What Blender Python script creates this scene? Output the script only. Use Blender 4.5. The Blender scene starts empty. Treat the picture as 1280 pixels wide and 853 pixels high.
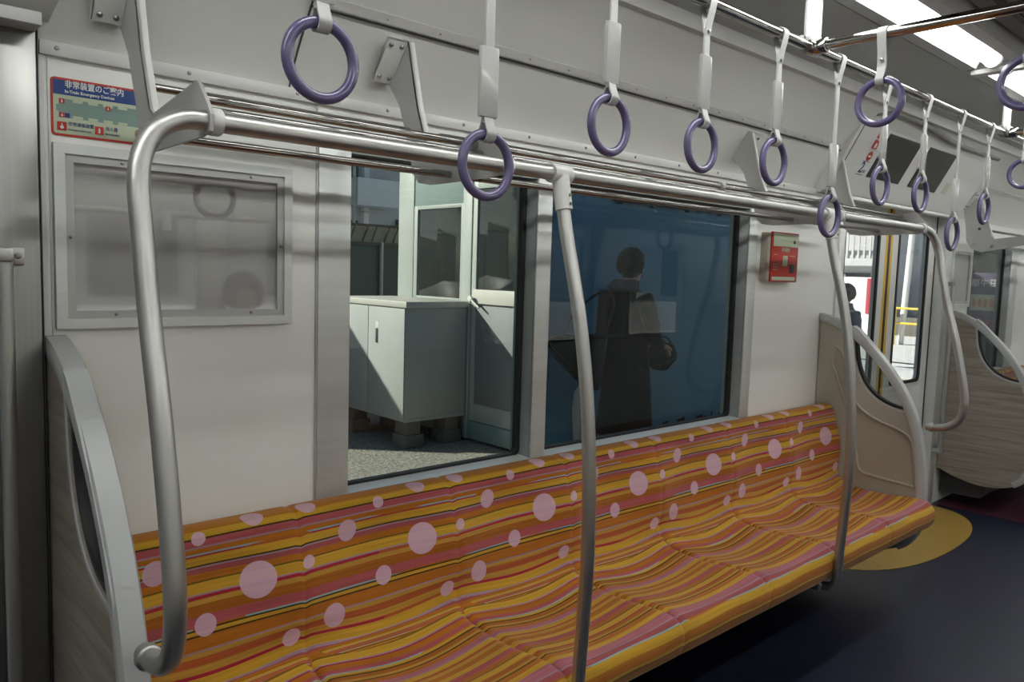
import bpy, bmesh, math, random
from math import pi, sin, cos, radians
from mathutils import Vector, Matrix
from mathutils.geometry import tessellate_polygon
random.seed(7)
scn = bpy.context.scene
C = scn.collection
ORG = {}

# ------------------------------------------------------------------ materials
def mat(name, col, rough=.5, metal=0., spec=None, bump=0., bscale=60., var=0., vscale=(4,4,4), emit=None, estr=1., coat=0., aniso=None):
    m = bpy.data.materials.new(name); m.use_nodes = True
    nt = m.node_tree; b = nt.nodes['Principled BSDF']
    b.inputs['Base Color'].default_value = (*col, 1); b.inputs['Roughness'].default_value = rough
    b.inputs['Metallic'].default_value = metal
    if spec is not None: b.inputs['Specular IOR Level'].default_value = spec
    if coat: b.inputs['Coat Weight'].default_value = coat; b.inputs['Coat Roughness'].default_value = .08
    if emit: b.inputs['Emission Color'].default_value = (*emit, 1); b.inputs['Emission Strength'].default_value = estr
    if var or bump:
        tc = nt.nodes.new('ShaderNodeTexCoord'); mp = nt.nodes.new('ShaderNodeMapping')
        nt.links.new(tc.outputs['Object'], mp.inputs['Vector'])
    if var:
        mp.inputs['Scale'].default_value = vscale
        n = nt.nodes.new('ShaderNodeTexNoise'); n.inputs['Scale'].default_value = 1; n.inputs['Detail'].default_value = 6
        nt.links.new(mp.outputs[0], n.inputs['Vector'])
        mr = nt.nodes.new('ShaderNodeMapRange'); mr.inputs['From Min'].default_value = .3; mr.inputs['From Max'].default_value = .7
        mr.inputs['To Min'].default_value = 1-var; mr.inputs['To Max'].default_value = 1+var
        nt.links.new(n.outputs['Fac'], mr.inputs['Value'])
        mx = nt.nodes.new('ShaderNodeVectorMath'); mx.operation = 'SCALE'; mx.inputs[0].default_value = col
        nt.links.new(mr.outputs[0], mx.inputs['Scale']); nt.links.new(mx.outputs[0], b.inputs['Base Color'])
    if bump:
        n2 = nt.nodes.new('ShaderNodeTexNoise'); n2.inputs['Scale'].default_value = bscale; n2.inputs['Detail'].default_value = 3
        nt.links.new(tc.outputs['Object'], n2.inputs['Vector'])
        bp = nt.nodes.new('ShaderNodeBump'); bp.inputs['Strength'].default_value = bump; bp.inputs['Distance'].default_value = .01
        nt.links.new(n2.outputs['Fac'], bp.inputs['Height']); nt.links.new(bp.outputs[0], b.inputs['Normal'])
    return m

def glass(name, tint, refl=.12, rough=0.0):
    m = bpy.data.materials.new(name); m.use_nodes = True; nt = m.node_tree; nt.nodes.clear()
    out = nt.nodes.new('ShaderNodeOutputMaterial'); mix = nt.nodes.new('ShaderNodeMixShader')
    tr = nt.nodes.new('ShaderNodeBsdfTransparent'); tr.inputs[0].default_value = (*tint, 1)
    gl = nt.nodes.new('ShaderNodeBsdfGlossy'); gl.inputs['Roughness'].default_value = rough; gl.inputs['Color'].default_value = (1, 1, 1, 1)
    lw = nt.nodes.new('ShaderNodeLayerWeight'); lw.inputs[0].default_value = .5
    pw = nt.nodes.new('ShaderNodeMath'); pw.operation = 'POWER'; pw.inputs[1].default_value = 5
    mu = nt.nodes.new('ShaderNodeMath'); mu.operation = 'MULTIPLY_ADD'; mu.inputs[1].default_value = 1-refl; mu.inputs[2].default_value = refl; mu.use_clamp = True
    nt.links.new(lw.outputs['Facing'], pw.inputs[0]); nt.links.new(pw.outputs[0], mu.inputs[0]); nt.links.new(mu.outputs[0], mix.inputs[0])
    nt.links.new(tr.outputs[0], mix.inputs[1]); nt.links.new(gl.outputs[0], mix.inputs[2]); nt.links.new(mix.outputs[0], out.inputs[0])
    return m

M = {}
M['wall'] = mat('painted_wall', (.90, .91, .87), .26, spec=.55, var=.03, vscale=(.6, 3, 3))
M['cove'] = mat('cove_panel', (.74, .75, .72), .38, spec=.4, var=.03, vscale=(1, 4, 4))
M['ceil'] = mat('ceiling_panel', (.56, .60, .60), .5, var=.03)
M['duct'] = mat('duct_panel', (.26, .26, .255), .55)
M['white'] = mat('white_coated_metal', (.70, .70, .68), .35)
M['grey'] = mat('light_grey_paint', (.50, .50, .49), .4)
M['alu'] = mat('brushed_aluminium', (.70, .72, .70), .36, metal=.35, var=.05, vscale=(2, 2, 60))
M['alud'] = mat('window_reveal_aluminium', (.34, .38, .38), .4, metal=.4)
M['steel'] = mat('stainless_steel', (.46, .445, .42), .09, metal=1)
M['satin'] = mat('satin_stainless_tube', (.52, .515, .50), .40, metal=1)
M['brush'] = mat('brushed_stainless_sheet', (.34, .34, .325), .33, metal=1, var=.06, vscale=(90, 90, 1.2))
M['black'] = mat('black_rubber', (.012, .012, .013), .5)
M['dark'] = mat('dark_grey_metal', (.045, .045, .05), .5)
M['purple'] = mat('purple_plastic', (.125, .105, .23), .22, spec=.6, coat=.3)
M['strap'] = mat('strap_webbing', (.50, .50, .50), .5)
def vinyl():
    m = bpy.data.materials.new('clear_vinyl_sleeve'); m.use_nodes = True; nt = m.node_tree; b = nt.nodes['Principled BSDF']
    b.inputs['Base Color'].default_value = (.62, .62, .61, 1); b.inputs['Roughness'].default_value = .18; b.inputs['Alpha'].default_value = .42
    return m
M['sleeve'] = vinyl()
M['sleeve_w'] = mat('milky_strap_sleeve', (.52, .52, .51), .25, coat=.4)
M['screw'] = mat('screw_head', (.30, .30, .30), .3, metal=1)
M['floor'] = mat('navy_floor_vinyl', (.011, .013, .032), .42, var=.25, vscale=(14, 14, 14), bump=.05, bscale=200)
M['yfloor'] = mat('yellow_floor_vinyl', (.36, .225, .045), .45, var=.05, vscale=(40, 40, 40))
M['pfloor'] = mat('plum_floor_vinyl', (.055, .012, .025), .45, var=.2, vscale=(14, 14, 14))
M['beige'] = mat('beige_moulded_plastic', (.42, .385, .325), .45, bump=.1, bscale=500)
M['rim'] = mat('grey_moulded_rim', (.47, .48, .48), .35)
M['screen'] = mat('dark_screen', (.030, .027, .024), .25)
M['yellow'] = mat('yellow_tape', (.70, .44, .06), .5)
M['red'] = mat('red_print', (.50, .03, .015), .4)
M['blue'] = mat('blue_print', (.006, .045, .20), .4)
M['cream'] = mat('cream_print', (.50, .56, .40), .4)
M['greenp'] = mat('grey_green_print', (.20, .30, .27), .4)
M['whitep'] = mat('white_print', (.72, .74, .72), .4)
M['navyp'] = mat('navy_print', (.02, .04, .13), .4)
M['paper'] = mat('blank_poster_backing', (.66, .65, .635), .45, var=.02, vscale=(1, 1, 14))
M['tube'] = mat('lamp_tube', (1, 1, 1), .5, emit=(.98, 1, .97), estr=15.5)
M['reflector'] = mat('lamp_reflector', (.55, .55, .54), .4)
M['gwin'] = glass('tinted_window_glass', (.77, .80, .77), .018)
M['gdoor'] = glass('clear_door_glass', (.93, .95, .95), .05)
M['gposter'] = glass('poster_cover_glass', (.92, .92, .92), .085, .03)
M['gpart'] = glass('partition_glass', (.72, .75, .74), .06)
# outside
M['gravel'] = mat('gravel', (.30, .29, .25), .95, var=.55, vscale=(38, 38, 38), bump=1., bscale=60)
M['platform'] = mat('platform_concrete', (.86, .86, .82), .9, var=.06, vscale=(3, 3, 3))
M['cab'] = mat('pale_cabinet_paint', (.40, .43, .42), .45, var=.04, vscale=(5, 5, 2))
M['cabtop'] = mat('cabinet_top_paint', (.55, .54, .50), .5)
M['teal'] = mat('pale_teal_paint', (.25, .33, .315), .5, var=.04)
M['bluew'] = mat('faded_blue_paint', (.060, .185, .29), .6, var=.16, vscale=(1.3, 1, 1.1))
M['rust'] = mat('rusty_edge', (.05, .035, .03), .9, var=.5, vscale=(20, 20, 20))
M['bglass'] = mat('dark_booth_glass', (.025, .03, .03), .06, spec=.6)
M['block'] = mat('concrete_block', (.16, .15, .13), .95, bump=.6, bscale=40)
M['doorgrey'] = mat('booth_door_panel', (.21, .23, .23), .5)
M['doorframe'] = mat('booth_door_frame', (.41, .45, .43), .4)
M['fence'] = mat('smoky_fence_sheet', (.060, .068, .070), .35, var=.25, vscale=(3, 3, .7))
M['truss'] = mat('brown_truss_steel', (.10, .075, .055), .7)
M['trussb'] = mat('tan_backing_board', (.40, .36, .28), .8)
M['bldg'] = mat('grey_white_render', (.52, .52, .52), .85, var=.04)
M['bldgd'] = mat('balcony_white', (.80, .80, .80), .8)
M['bwin'] = mat('building_window', (.035, .04, .05), .2)
M['pipe'] = mat('drain_pipe', (.48, .48, .45), .6)
M['coat'] = mat('black_wool_coat', (.007, .007, .009), .9)
M['quilt'] = mat('charcoal_quilted_nylon', (.05, .05, .06), .45)
M['hair'] = mat('black_hair', (.007, .006, .006), .6)
M['skin'] = mat('skin', (.50, .32, .24), .55)
M['bag'] = mat('black_bag_leather', (.012, .012, .014), .5)
M['cloth'] = mat('pale_knit', (.30, .29, .29), .9)
M['hood'] = mat('grey_hood_lining', (.085, .08, .09), .9)
M['trouser'] = mat('dark_trousers', (.05, .05, .055), .9)
M['bluecoat'] = mat('slate_blue_jacket', (.045, .075, .12), .7)
M['yrail'] = mat('yellow_railing', (.80, .58, .05), .5)
M['blocker'] = mat('blocker_grey', (.30, .31, .31), .7)  # plain grey of the added, unseen blocks that keep the sun out
M['redcloth'] = mat('red_banner', (.45, .05, .07), .8)
M['signp'] = mat('purple_sign', (.065, .035, .13), .5)
M['signm'] = mat('magenta_sign', (.35, .06, .16), .5)
M['orange'] = mat('orange_photo', (.60, .22, .05), .6)
M['green'] = mat('foliage', (.05, .09, .04), .9, var=.5, vscale=(9, 9, 9), bump=1, bscale=20)

def wood_mat():
    m = mat('pale_wood_laminate', (.40, .37, .33), .4)
    nt = m.node_tree; b = nt.nodes['Principled BSDF']
    tc = nt.nodes.new('ShaderNodeTexCoord'); mp = nt.nodes.new('ShaderNodeMapping'); mp.inputs['Scale'].default_value = (4, 3.0, 55)
    n = nt.nodes.new('ShaderNodeTexNoise'); n.inputs['Scale'].default_value = 1; n.inputs['Detail'].default_value = 8; n.inputs['Distortion'].default_value = .6
    r = nt.nodes.new('ShaderNodeValToRGB'); r.color_ramp.elements[0].position = .30; r.color_ramp.elements[0].color = (.235, .195, .155, 1)
    r.color_ramp.elements[1].position = .62; r.color_ramp.elements[1].color = (.37, .325, .275, 1)
    nt.links.new(tc.outputs['Object'], mp.inputs[0]); nt.links.new(mp.outputs[0], n.inputs['Vector']); nt.links.new(n.outputs['Fac'], r.inputs[0])
    nt.links.new(r.outputs[0], b.inputs['Base Color'])
    return m
M['wood'] = wood_mat()

def seat_fabric():
    m = bpy.data.materials.new('striped_dotted_moquette'); m.use_nodes = True
    nt = m.node_tree; L = nt.links; N = nt.nodes; b = N['Principled BSDF']
    b.inputs['Roughness'].default_value = .9; b.inputs['Specular IOR Level'].default_value = .15
    b.inputs['Sheen Weight'].default_value = .15
    Y = (.64, .36, .032); Y2 = (.56, .30, .045); O = (.50, .165, .014); OD = (.42, .135, .014); O2 = (.54, .20, .015)
    R = (.48, .105, .115); R2 = (.42, .10, .10); PK = (.50, .16, .19); CR = (.44, .025, .05); LV = (.42, .27, .35); LB = (.30, .46, .50)
    OL = (.17, .115, .015); DK = (.075, .045, .010); RO = (.48, .11, .030)
    st = [(0, O2), (.008, DK), (.010, Y), (.026, DK), (.029, R), (.045, LV), (.048, O), (.062, 'LB'), (.066, 'CR'), (.070, Y), (.089, DK), (.091, LV), (.095, R2),
          (.106, O), (.122, OL), (.126, Y), (.150, LV), (.153, 'CR2'), (.164, Y2), (.172, OD), (.196, OL), (.199, R), (.221, 'LB'), (.225, DK), (.227, Y), (.237, DK), (.239, LV), (.241, O),
          (.268, LV), (.270, Y2), (.284, RO), (.298, OL), (.300, Y2), (.316, 'CR'), (.321, Y), (.344, DK), (.347, LV), (.352, R2), (.360, O), (.380, OL), (.384, Y), (.404, LV), (.407, 'CR'), (.412, O), (.428, R), (.440, 'LB'),
          (.443, Y), (.452, DK), (.454, OD), (.468, Y2), (.476, DK), (.478, O), (.492, PK), (.506, LV), (.509, Y), (.524, RO), (.532, Y2), (.544, OL), (.546, O), (.560, 'LB'), (.563, Y), (.576, DK), (.578, R),
          (.594, LV), (.597, O), (.612, OL), (.616, Y), (.634, 'CR'), (.640, OD), (.652, Y2), (.660, DK), (.662, O), (.678, Y), (.694, PK), (.722, LV), (.725, R2), (.742, 'LB'), (.746, Y),
          (.766, DK), (.769, O), (.790, Y), (.800, OL), (.803, OD), (.822, Y), (.842, DK), (.845, PK), (.862, O), (.884, Y), (.910, RO), (.925, Y), (.96, O)]
    tc = N.new('ShaderNodeUVMap'); tc.uv_map = 'UVMap'
    sp = N.new('ShaderNodeSeparateXYZ'); L.new(tc.outputs[0], sp.inputs[0])
    def math(op, a, bb=None, clamp=False):
        n = N.new('ShaderNodeMath'); n.operation = op; n.use_clamp = clamp
        for i, v in enumerate((a, bb)):
            if v is None: continue
            if isinstance(v, (int, float)): n.inputs[i].default_value = v
            else: L.new(v, n.inputs[i])
        return n.outputs[0]
    U = sp.outputs[0]; V = sp.outputs[1]
    # slow drift of the stripes along the bench
    cb = N.new('ShaderNodeCombineXYZ'); L.new(math('MULTIPLY', U, 2.2), cb.inputs[0]); L.new(math('MULTIPLY', V, 5), cb.inputs[1])
    nz = N.new('ShaderNodeTexNoise'); nz.inputs['Scale'].default_value = 1; nz.inputs['Detail'].default_value = 1; L.new(cb.outputs[0], nz.inputs['Vector'])
    V2 = math('ADD', V, math('MULTIPLY', math('SUBTRACT', nz.outputs['Fac'], .5), .008))
    # mask for the broken light-blue and crimson lines
    cm = N.new('ShaderNodeCombineXYZ'); L.new(math('MULTIPLY', U, 3.1), cm.inputs[0]); L.new(math('MULTIPLY', V, 31), cm.inputs[1])
    nm = N.new('ShaderNodeTexNoise'); nm.inputs['Scale'].default_value = 1; nm.inputs['Detail'].default_value = 0; L.new(cm.outputs[0], nm.inputs['Vector'])
    alt = {'LB': (LB, O), 'CR': (CR, RO), 'CR2': (CR, RO)}
    def chain(sel):
        prev = None
        for k in range(0, len(st), 30):
            ch = st[k:k+30]
            r = N.new('ShaderNodeValToRGB'); cr = r.color_ramp; cr.interpolation = 'CONSTANT'
            els = []
            cr.elements[0].position = 0
            while len(cr.elements) > 1: cr.elements.remove(cr.elements[1])
            for i, (p, c) in enumerate(ch):
                if isinstance(c, str): c = alt[c][sel]
                e = cr.elements[0] if i == 0 else cr.elements.new(p)
                e.color = (*c, 1)
            L.new(V2, r.inputs[0])
            if prev is None: prev = r.outputs[0]
            else:
                mx = N.new('ShaderNodeMix'); mx.data_type = 'RGBA'
                L.new(math('GREATER_THAN', V2, ch[0][0]), mx.inputs[0]); L.new(prev, mx.inputs[6]); L.new(r.outputs[0], mx.inputs[7]); prev = mx.outputs[2]
        return prev
    a = chain(0); c = chain(1)
    mx = N.new('ShaderNodeMix'); mx.data_type = 'RGBA'
    L.new(math('GREATER_THAN', nm.outputs['Fac'], .53), mx.inputs[0]); L.new(a, mx.inputs[6]); L.new(c, mx.inputs[7]); col = mx.outputs[2]
    # soft shading inside the yarns: streaks woven into the cloth
    cs = N.new('ShaderNodeCombineXYZ'); L.new(math('MULTIPLY', U, 4), cs.inputs[0]); L.new(math('MULTIPLY', V, 150), cs.inputs[1])
    ns = N.new('ShaderNodeTexNoise'); ns.inputs['Scale'].default_value = 1; ns.inputs['Detail'].default_value = 4; L.new(cs.outputs[0], ns.inputs['Vector'])
    stn = N.new('ShaderNodeMapRange'); stn.inputs['From Min'].default_value = .3; stn.inputs['From Max'].default_value = .7; stn.inputs['To Min'].default_value = .70; stn.inputs['To Max'].default_value = .98
    L.new(ns.outputs['Fac'], stn.inputs['Value'])
    vs = N.new('ShaderNodeVectorMath'); vs.operation = 'SCALE'; L.new(col, vs.inputs[0]); L.new(stn.outputs[0], vs.inputs['Scale']); col = vs.outputs[0]
    # dots, one set per seat place
    dots = [(.335, .0, .026), (.205, .030, .0155), (.334, .150, .042), (.213, .220, .024), (.112, .085, .027), (.455, .135, .0155), (.060, .285, .031), (.405, .310, .022), (.012, -.002, .024)]
    tot = None
    for (u, v, r) in dots:
        du = math('SUBTRACT', math('MODULO', math('ADD', math('SUBTRACT', U, u), 4.6+.23), .46), .23)
        dv = math('SUBTRACT', V, v)
        d2 = math('ADD', math('MULTIPLY', du, du), math('MULTIPLY', dv, dv))
        k = math('LESS_THAN', d2, r*r)
        tot = k if tot is None else math('ADD', tot, k, True)
    md = N.new('ShaderNodeMix'); md.data_type = 'RGBA'
    L.new(math('MULTIPLY', tot, .84), md.inputs[0]); L.new(col, md.inputs[6]); md.inputs[7].default_value = (.66, .43, .55, 1)
    L.new(md.outputs[2], b.inputs['Base Color'])
    nb = N.new('ShaderNodeTexNoise'); nb.inputs['Scale'].default_value = 700
    bp = N.new('ShaderNodeBump'); bp.inputs['Strength'].default_value = .25; bp.inputs['Distance'].default_value = .002
    L.new(tc.outputs[0], nb.inputs['Vector']); L.new(nb.outputs['Fac'], bp.inputs['Height']); L.new(bp.outputs[0], b.inputs['Normal'])
    return m
M['fabric'] = seat_fabric()

# ------------------------------------------------------------------ object helpers
def thing(name, label=None, cat=None, loc=(0, 0, 0), group=None, kind=None):
    o = bpy.data.objects.new(name, None); o.empty_display_size = .1; C.objects.link(o); o.location = loc; ORG[o] = Vector(loc)
    if label: o['label'] = label
    if cat: o['category'] = cat
    if group: o['group'] = group
    if kind: o['kind'] = kind
    return o
def smooth_by_angle(me, ang):
    bm = bmesh.new(); bm.from_mesh(me)
    for f in bm.faces: f.smooth = True
    for e in bm.edges:
        if len(e.link_faces) == 2 and e.calc_face_angle(0) > ang: e.smooth = False
    bm.to_mesh(me); bm.free()
def obj(name, bm, m, parent=None, label=None, cat=None, group=None, kind=None, ang=35, org=None):
    """bm is in world coordinates; the mesh is stored relative to its parent's (or own) origin."""
    if bm.faces and ang is not None: bmesh.ops.recalc_face_normals(bm, faces=bm.faces)
    me = bpy.data.meshes.new(name)
    base = Vector(org) if org is not None else None
    off = Vector((0, 0, 0))
    if parent is not None: off = ORG[parent]
    if base is None:
        base = off
        if parent is None and bm.verts:
            xs = [v.co.x for v in bm.verts]; ys = [v.co.y for v in bm.verts]; zs = [v.co.z for v in bm.verts]
            base = Vector(((min(xs)+max(xs))/2, (min(ys)+max(ys))/2, min(zs)))
    bmesh.ops.translate(bm, verts=bm.verts, vec=-base)
    bm.to_mesh(me); bm.free()
    smooth_by_angle(me, radians(ang if ang is not None else 180))
    me.materials.append(m)
    o = bpy.data.objects.new(name, me); C.objects.link(o)
    if parent is not None: o.parent = parent; o.location = base-off
    else: o.location = base
    ORG[o] = base
    if label: o['label'] = label
    if cat: o['category'] = cat
    if group: o['group'] = group
    if kind: o['kind'] = kind
    return o
def struct(name, bm, m, parent=None, **k):
    return obj(name, bm, m, parent, kind=None if parent else 'structure', **k)
def dup(o, parent=None, loc=None, label=None, shift=None, rz=None):
    c = o.copy(); C.objects.link(c)
    if parent is not None: c.parent = parent
    if loc is not None: c.location = loc
    if shift is not None: c.location = o.location+Vector(shift)
    if rz is not None: c.rotation_euler.z = rz
    if label: c['label'] = label
    for ch in list(o.children): dup(ch, c)
    return c
def NB(): return bmesh.new()
def box(bm, a, b, bev=0., seg=2):
    a = Vector(a); b = Vector(b)
    r = bmesh.ops.create_cube(bm, size=1)
    vs = r['verts']; c = (a+b)/2; s = b-a
    for v in vs: v.co = Vector((v.co.x*s.x, v.co.y*s.y, v.co.z*s.z))+c
    if bev:
        es = list({e for v in vs for e in v.link_edges})
        bmesh.ops.bevel(bm, geom=es, offset=bev, segments=seg, affect='EDGES', profile=.5, clamp_overlap=True)
    return bm
def boxes(lst, bev=0.):
    bm = NB()
    for a, b in lst: box(bm, a, b, bev)
    return bm
def frames_along(pts):
    T = []
    for i in range(len(pts)):
        t = (pts[min(i+1, len(pts)-1)]-pts[max(i-1, 0)]).normalized(); T.append(t)
    up = Vector((0, 0, 1)) if abs(T[0].z) < .9 else Vector((0, 1, 0))
    n = (up-T[0]*up.dot(T[0])).normalized(); out = []
    for t in T:
        n = (n-t*n.dot(t)).normalized(); out.append((t, n, t.cross(n)))
    return out
def tube(bm, pts, r, seg=14, caps=True, closed=False):
    pts = [Vector(p) for p in pts]
    fr = frames_along(pts); rings = []
    for i, (p, (t, n, bb)) in enumerate(zip(pts, fr)):
        rr = r[i] if isinstance(r, (list, tuple)) else r
        rings.append([bm.verts.new(p+n*rr*cos(2*pi*k/seg)+bb*rr*sin(2*pi*k/seg)) for k in range(seg)])
    m = len(rings)
    for i in range(m-1):
        for k in range(seg): bm.faces.new((rings[i][k], rings[i][(k+1) % seg], rings[i+1][(k+1) % seg], rings[i+1][k]))
    if caps: bm.faces.new(rings[0][::-1]); bm.faces.new(rings[-1])
    return bm
def cr(pts, n=8):
    """Catmull-Rom through the points."""
    P = [Vector(p) for p in pts]; P = [P[0]*2-P[1]]+P+[P[-1]*2-P[-2]]; out = []
    for i in range(1, len(P)-2):
        for k in range(n):
            t = k/n; a, b, c, d = P[i-1:i+3]
            out.append(.5*((2*b)+(c-a)*t+(2*a-5*b+4*c-d)*t*t+(3*b-a-3*c+d)*t**3))
    out.append(P[-2]); return out
def torus(bm, c, R, r, nrm='y', seg=40, rs=14):
    c = Vector(c); rings = []
    for i in range(seg):
        a = 2*pi*i/seg
        d = Vector((cos(a), 0, sin(a))) if nrm == 'y' else Vector((0, cos(a), sin(a)))
        ax = Vector((0, 1, 0)) if nrm == 'y' else Vector((1, 0, 0))
        rings.append([bm.verts.new(c+d*(R+r*cos(2*pi*k/rs))+ax*r*sin(2*pi*k/rs)) for k in range(rs)])
    for i in range(seg):
        for k in range(rs): bm.faces.new((rings[i][k], rings[i][(k+1) % rs], rings[(i+1) % seg][(k+1) % rs], rings[(i+1) % seg][k]))
    return bm
def prism(bm, poly, a, b, axis='x', holes=()):
    """poly: 2D outline; for axis x -> (y,z), y -> (x,z), z -> (x,y)."""
    def P(p, h):
        return {'x': Vector((h, p[0], p[1])), 'y': Vector((p[0], h, p[1])), 'z': Vector((p[0], p[1], h))}[axis]
    loops = [list(poly)]+[list(h) for h in holes]
    flat = [p for l in loops for p in l]
    tri = tessellate_polygon([[Vector((p[0], p[1], 0)) for p in l] for l in loops])
    va = [bm.verts.new(P(p, a)) for p in flat]; vb = [bm.verts.new(P(p, b)) for p in flat]
    for t in tri:
        try: bm.faces.new([va[i] for i in t]); bm.faces.new([vb[i] for i in t][::-1])
        except ValueError: pass
    k = 0
    for l in loops:
        n = len(l)
        for i in range(n):
            j = (i+1) % n
            bm.faces.new((va[k+i], va[k+j], vb[k+j], vb[k+i]))
        k += n
    return bm
def cr2(pts, n=8): return [(p.x, p.y) for p in cr([(a, b, 0) for a, b in pts], n)]
def rrect(x0, z0, x1, z1, r, n=5):
    out = []
    for cx, cz, a0 in ((x1-r, z1-r, 0), (x0+r, z1-r, 90), (x0+r, z0+r, 180), (x1-r, z0+r, 270)):
        for i in range(n+1):
            a = radians(a0+90*i/n); out.append((cx+r*cos(a), cz+r*sin(a)))
    return out
def lathe(bm, c, prof, axis='y', seg=16, sgn=1):
    """prof: (radius, height along axis)"""
    c = Vector(c); rings = []
    for r, h in prof:
        ring = []
        for k in range(seg):
            a = 2*pi*k/seg
            v = {'y': Vector((r*cos(a), h*sgn, r*sin(a))), 'x': Vector((h*sgn, r*cos(a), r*sin(a))), 'z': Vector((r*cos(a), r*sin(a), h*sgn))}[axis]
            ring.append(bm.verts.new(c+v))
        rings.append(ring)
    for i in range(len(rings)-1):
        for k in range(seg): bm.faces.new((rings[i][k], rings[i][(k+1) % seg], rings[i+1][(k+1) % seg], rings[i+1][k]))
    bm.faces.new(rings[0]); bm.faces.new(rings[-1][::-1])
    return bm
def screw(parent, c, axis='y', sgn=-1, r=.005, name='screw'):
    bm = NB(); lathe(bm, c, [(r, 0), (r, .0015), (r*.8, .003), (r*.3, .0038)], axis, 12, sgn)
    return obj(name, bm, M['screw'], parent)
def text(name, body, size, m, parent, pos, xdir, updir, ex=.0004, align='LEFT', bold=0.0, sx=1.0):
    cu = bpy.data.curves.new(name, 'FONT'); cu.body = body; cu.size = size; cu.extrude = ex; cu.align_x = align; cu.align_y = 'CENTER'; cu.offset = bold
    cu.resolution_u = 3
    t = bpy.data.objects.new(name+'_curve', cu); C.objects.link(t)
    bpy.context.view_layer.update()
    me = bpy.data.meshes.new_from_object(t.evaluated_get(bpy.context.evaluated_depsgraph_get()))
    bpy.data.objects.remove(t); 
    x = Vector(xdir).normalized(); u = Vector(updir).normalized(); n = x.cross(u)
    Mx = Matrix((( x.x*sx, u.x, n.x), (x.y*sx, u.y, n.y), (x.z*sx, u.z, n.z))).to_4x4()
    me.transform(Mx); me.transform(Matrix.Translation(Vector(pos)-ORG[parent]))
    me.materials.clear(); me.materials.append(m)
    o = bpy.data.objects.new(name, me); C.objects.link(o); o.parent = parent; ORG[o] = ORG[parent]
    return o

# ------------------------------------------------------------------ camera
cam_d = bpy.data.cameras.new('camera'); cam = bpy.data.objects.new('camera', cam_d); C.objects.link(cam)
yaw, pitch, roll, F = 0.7406809544217509, -0.08939531358002627, 0.030320428964242183, 980.94
f = Vector((sin(yaw)*cos(pitch), cos(yaw)*cos(pitch), sin(pitch))); r = f.cross(Vector((0, 0, 1))).normalized(); u = r.cross(f)
r2 = cos(roll)*r+sin(roll)*u; u2 = -sin(roll)*r+cos(roll)*u
mw = Matrix(((r2.x, u2.x, -f.x, -0.42452), (r2.y, u2.y, -f.y, -1.7882), (r2.z, u2.z, -f.z, 1.39347), (0, 0, 0, 1)))
cam.matrix_world = mw; cam_d.sensor_width = 36; cam_d.lens = F*36/1280; cam_d.clip_start = .02; cam_d.clip_end = 200
scn.camera = cam

# ------------------------------------------------------------------ interior dimensions
XL, XR = -1.6, 7.6          # modelled length of the carriage
W = -2.75                   # opposite wall plane
ZT = 1.80                   # top of the flat wall
def cove_prof(): return [(0, 1.80), (-.012, 1.835), (-.045, 1.89), (-.085, 1.945), (-.12, 1.99), (-.155, 2.035), (-.20, 2.088), (-.245, 2.13), (-.285, 2.165)]
def mir(y): return W-y

# floor
bm = NB(); box(bm, (XL, W-.02, -.06), (XR, .02, 0)); floor = struct('floor', bm, M['floor'])
def ellipse(cx, cy, a, b, n=48): return [(cx+a*cos(2*pi*i/n), cy+b*sin(2*pi*i/n)) for i in range(n)]
def half_ell(cx, a, b, sg=-1):
    return [(cx+a*cos(pi*i/40), sg*b*sin(pi*i/40)+(0 if sg < 0 else 0)) for i in range(41)]
bm = NB(); prism(bm, [(x, y-.001) for x, y in [(4.03+.78*(abs(cos(pi*i/40))**.85)*(1 if cos(pi*i/40) > 0 else -1), -.405*sin(pi*i/40)**.8) for i in range(41)]], -.001, .0025, 'z')
obj('doorway_floor_patch', bm, M['yfloor'], None, 'yellow half-oval floor patch in front of the far door', 'floor marking')
bm = NB(); prism(bm, [(4.87, -.02), (7.5, -.02), (7.5, -.62), (4.87, -.62)], -.001, .0022, 'z')
obj('priority_floor_patch', bm, M['pfloor'], None, 'plum red floor strip under the farthest bench', 'floor marking')

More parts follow.
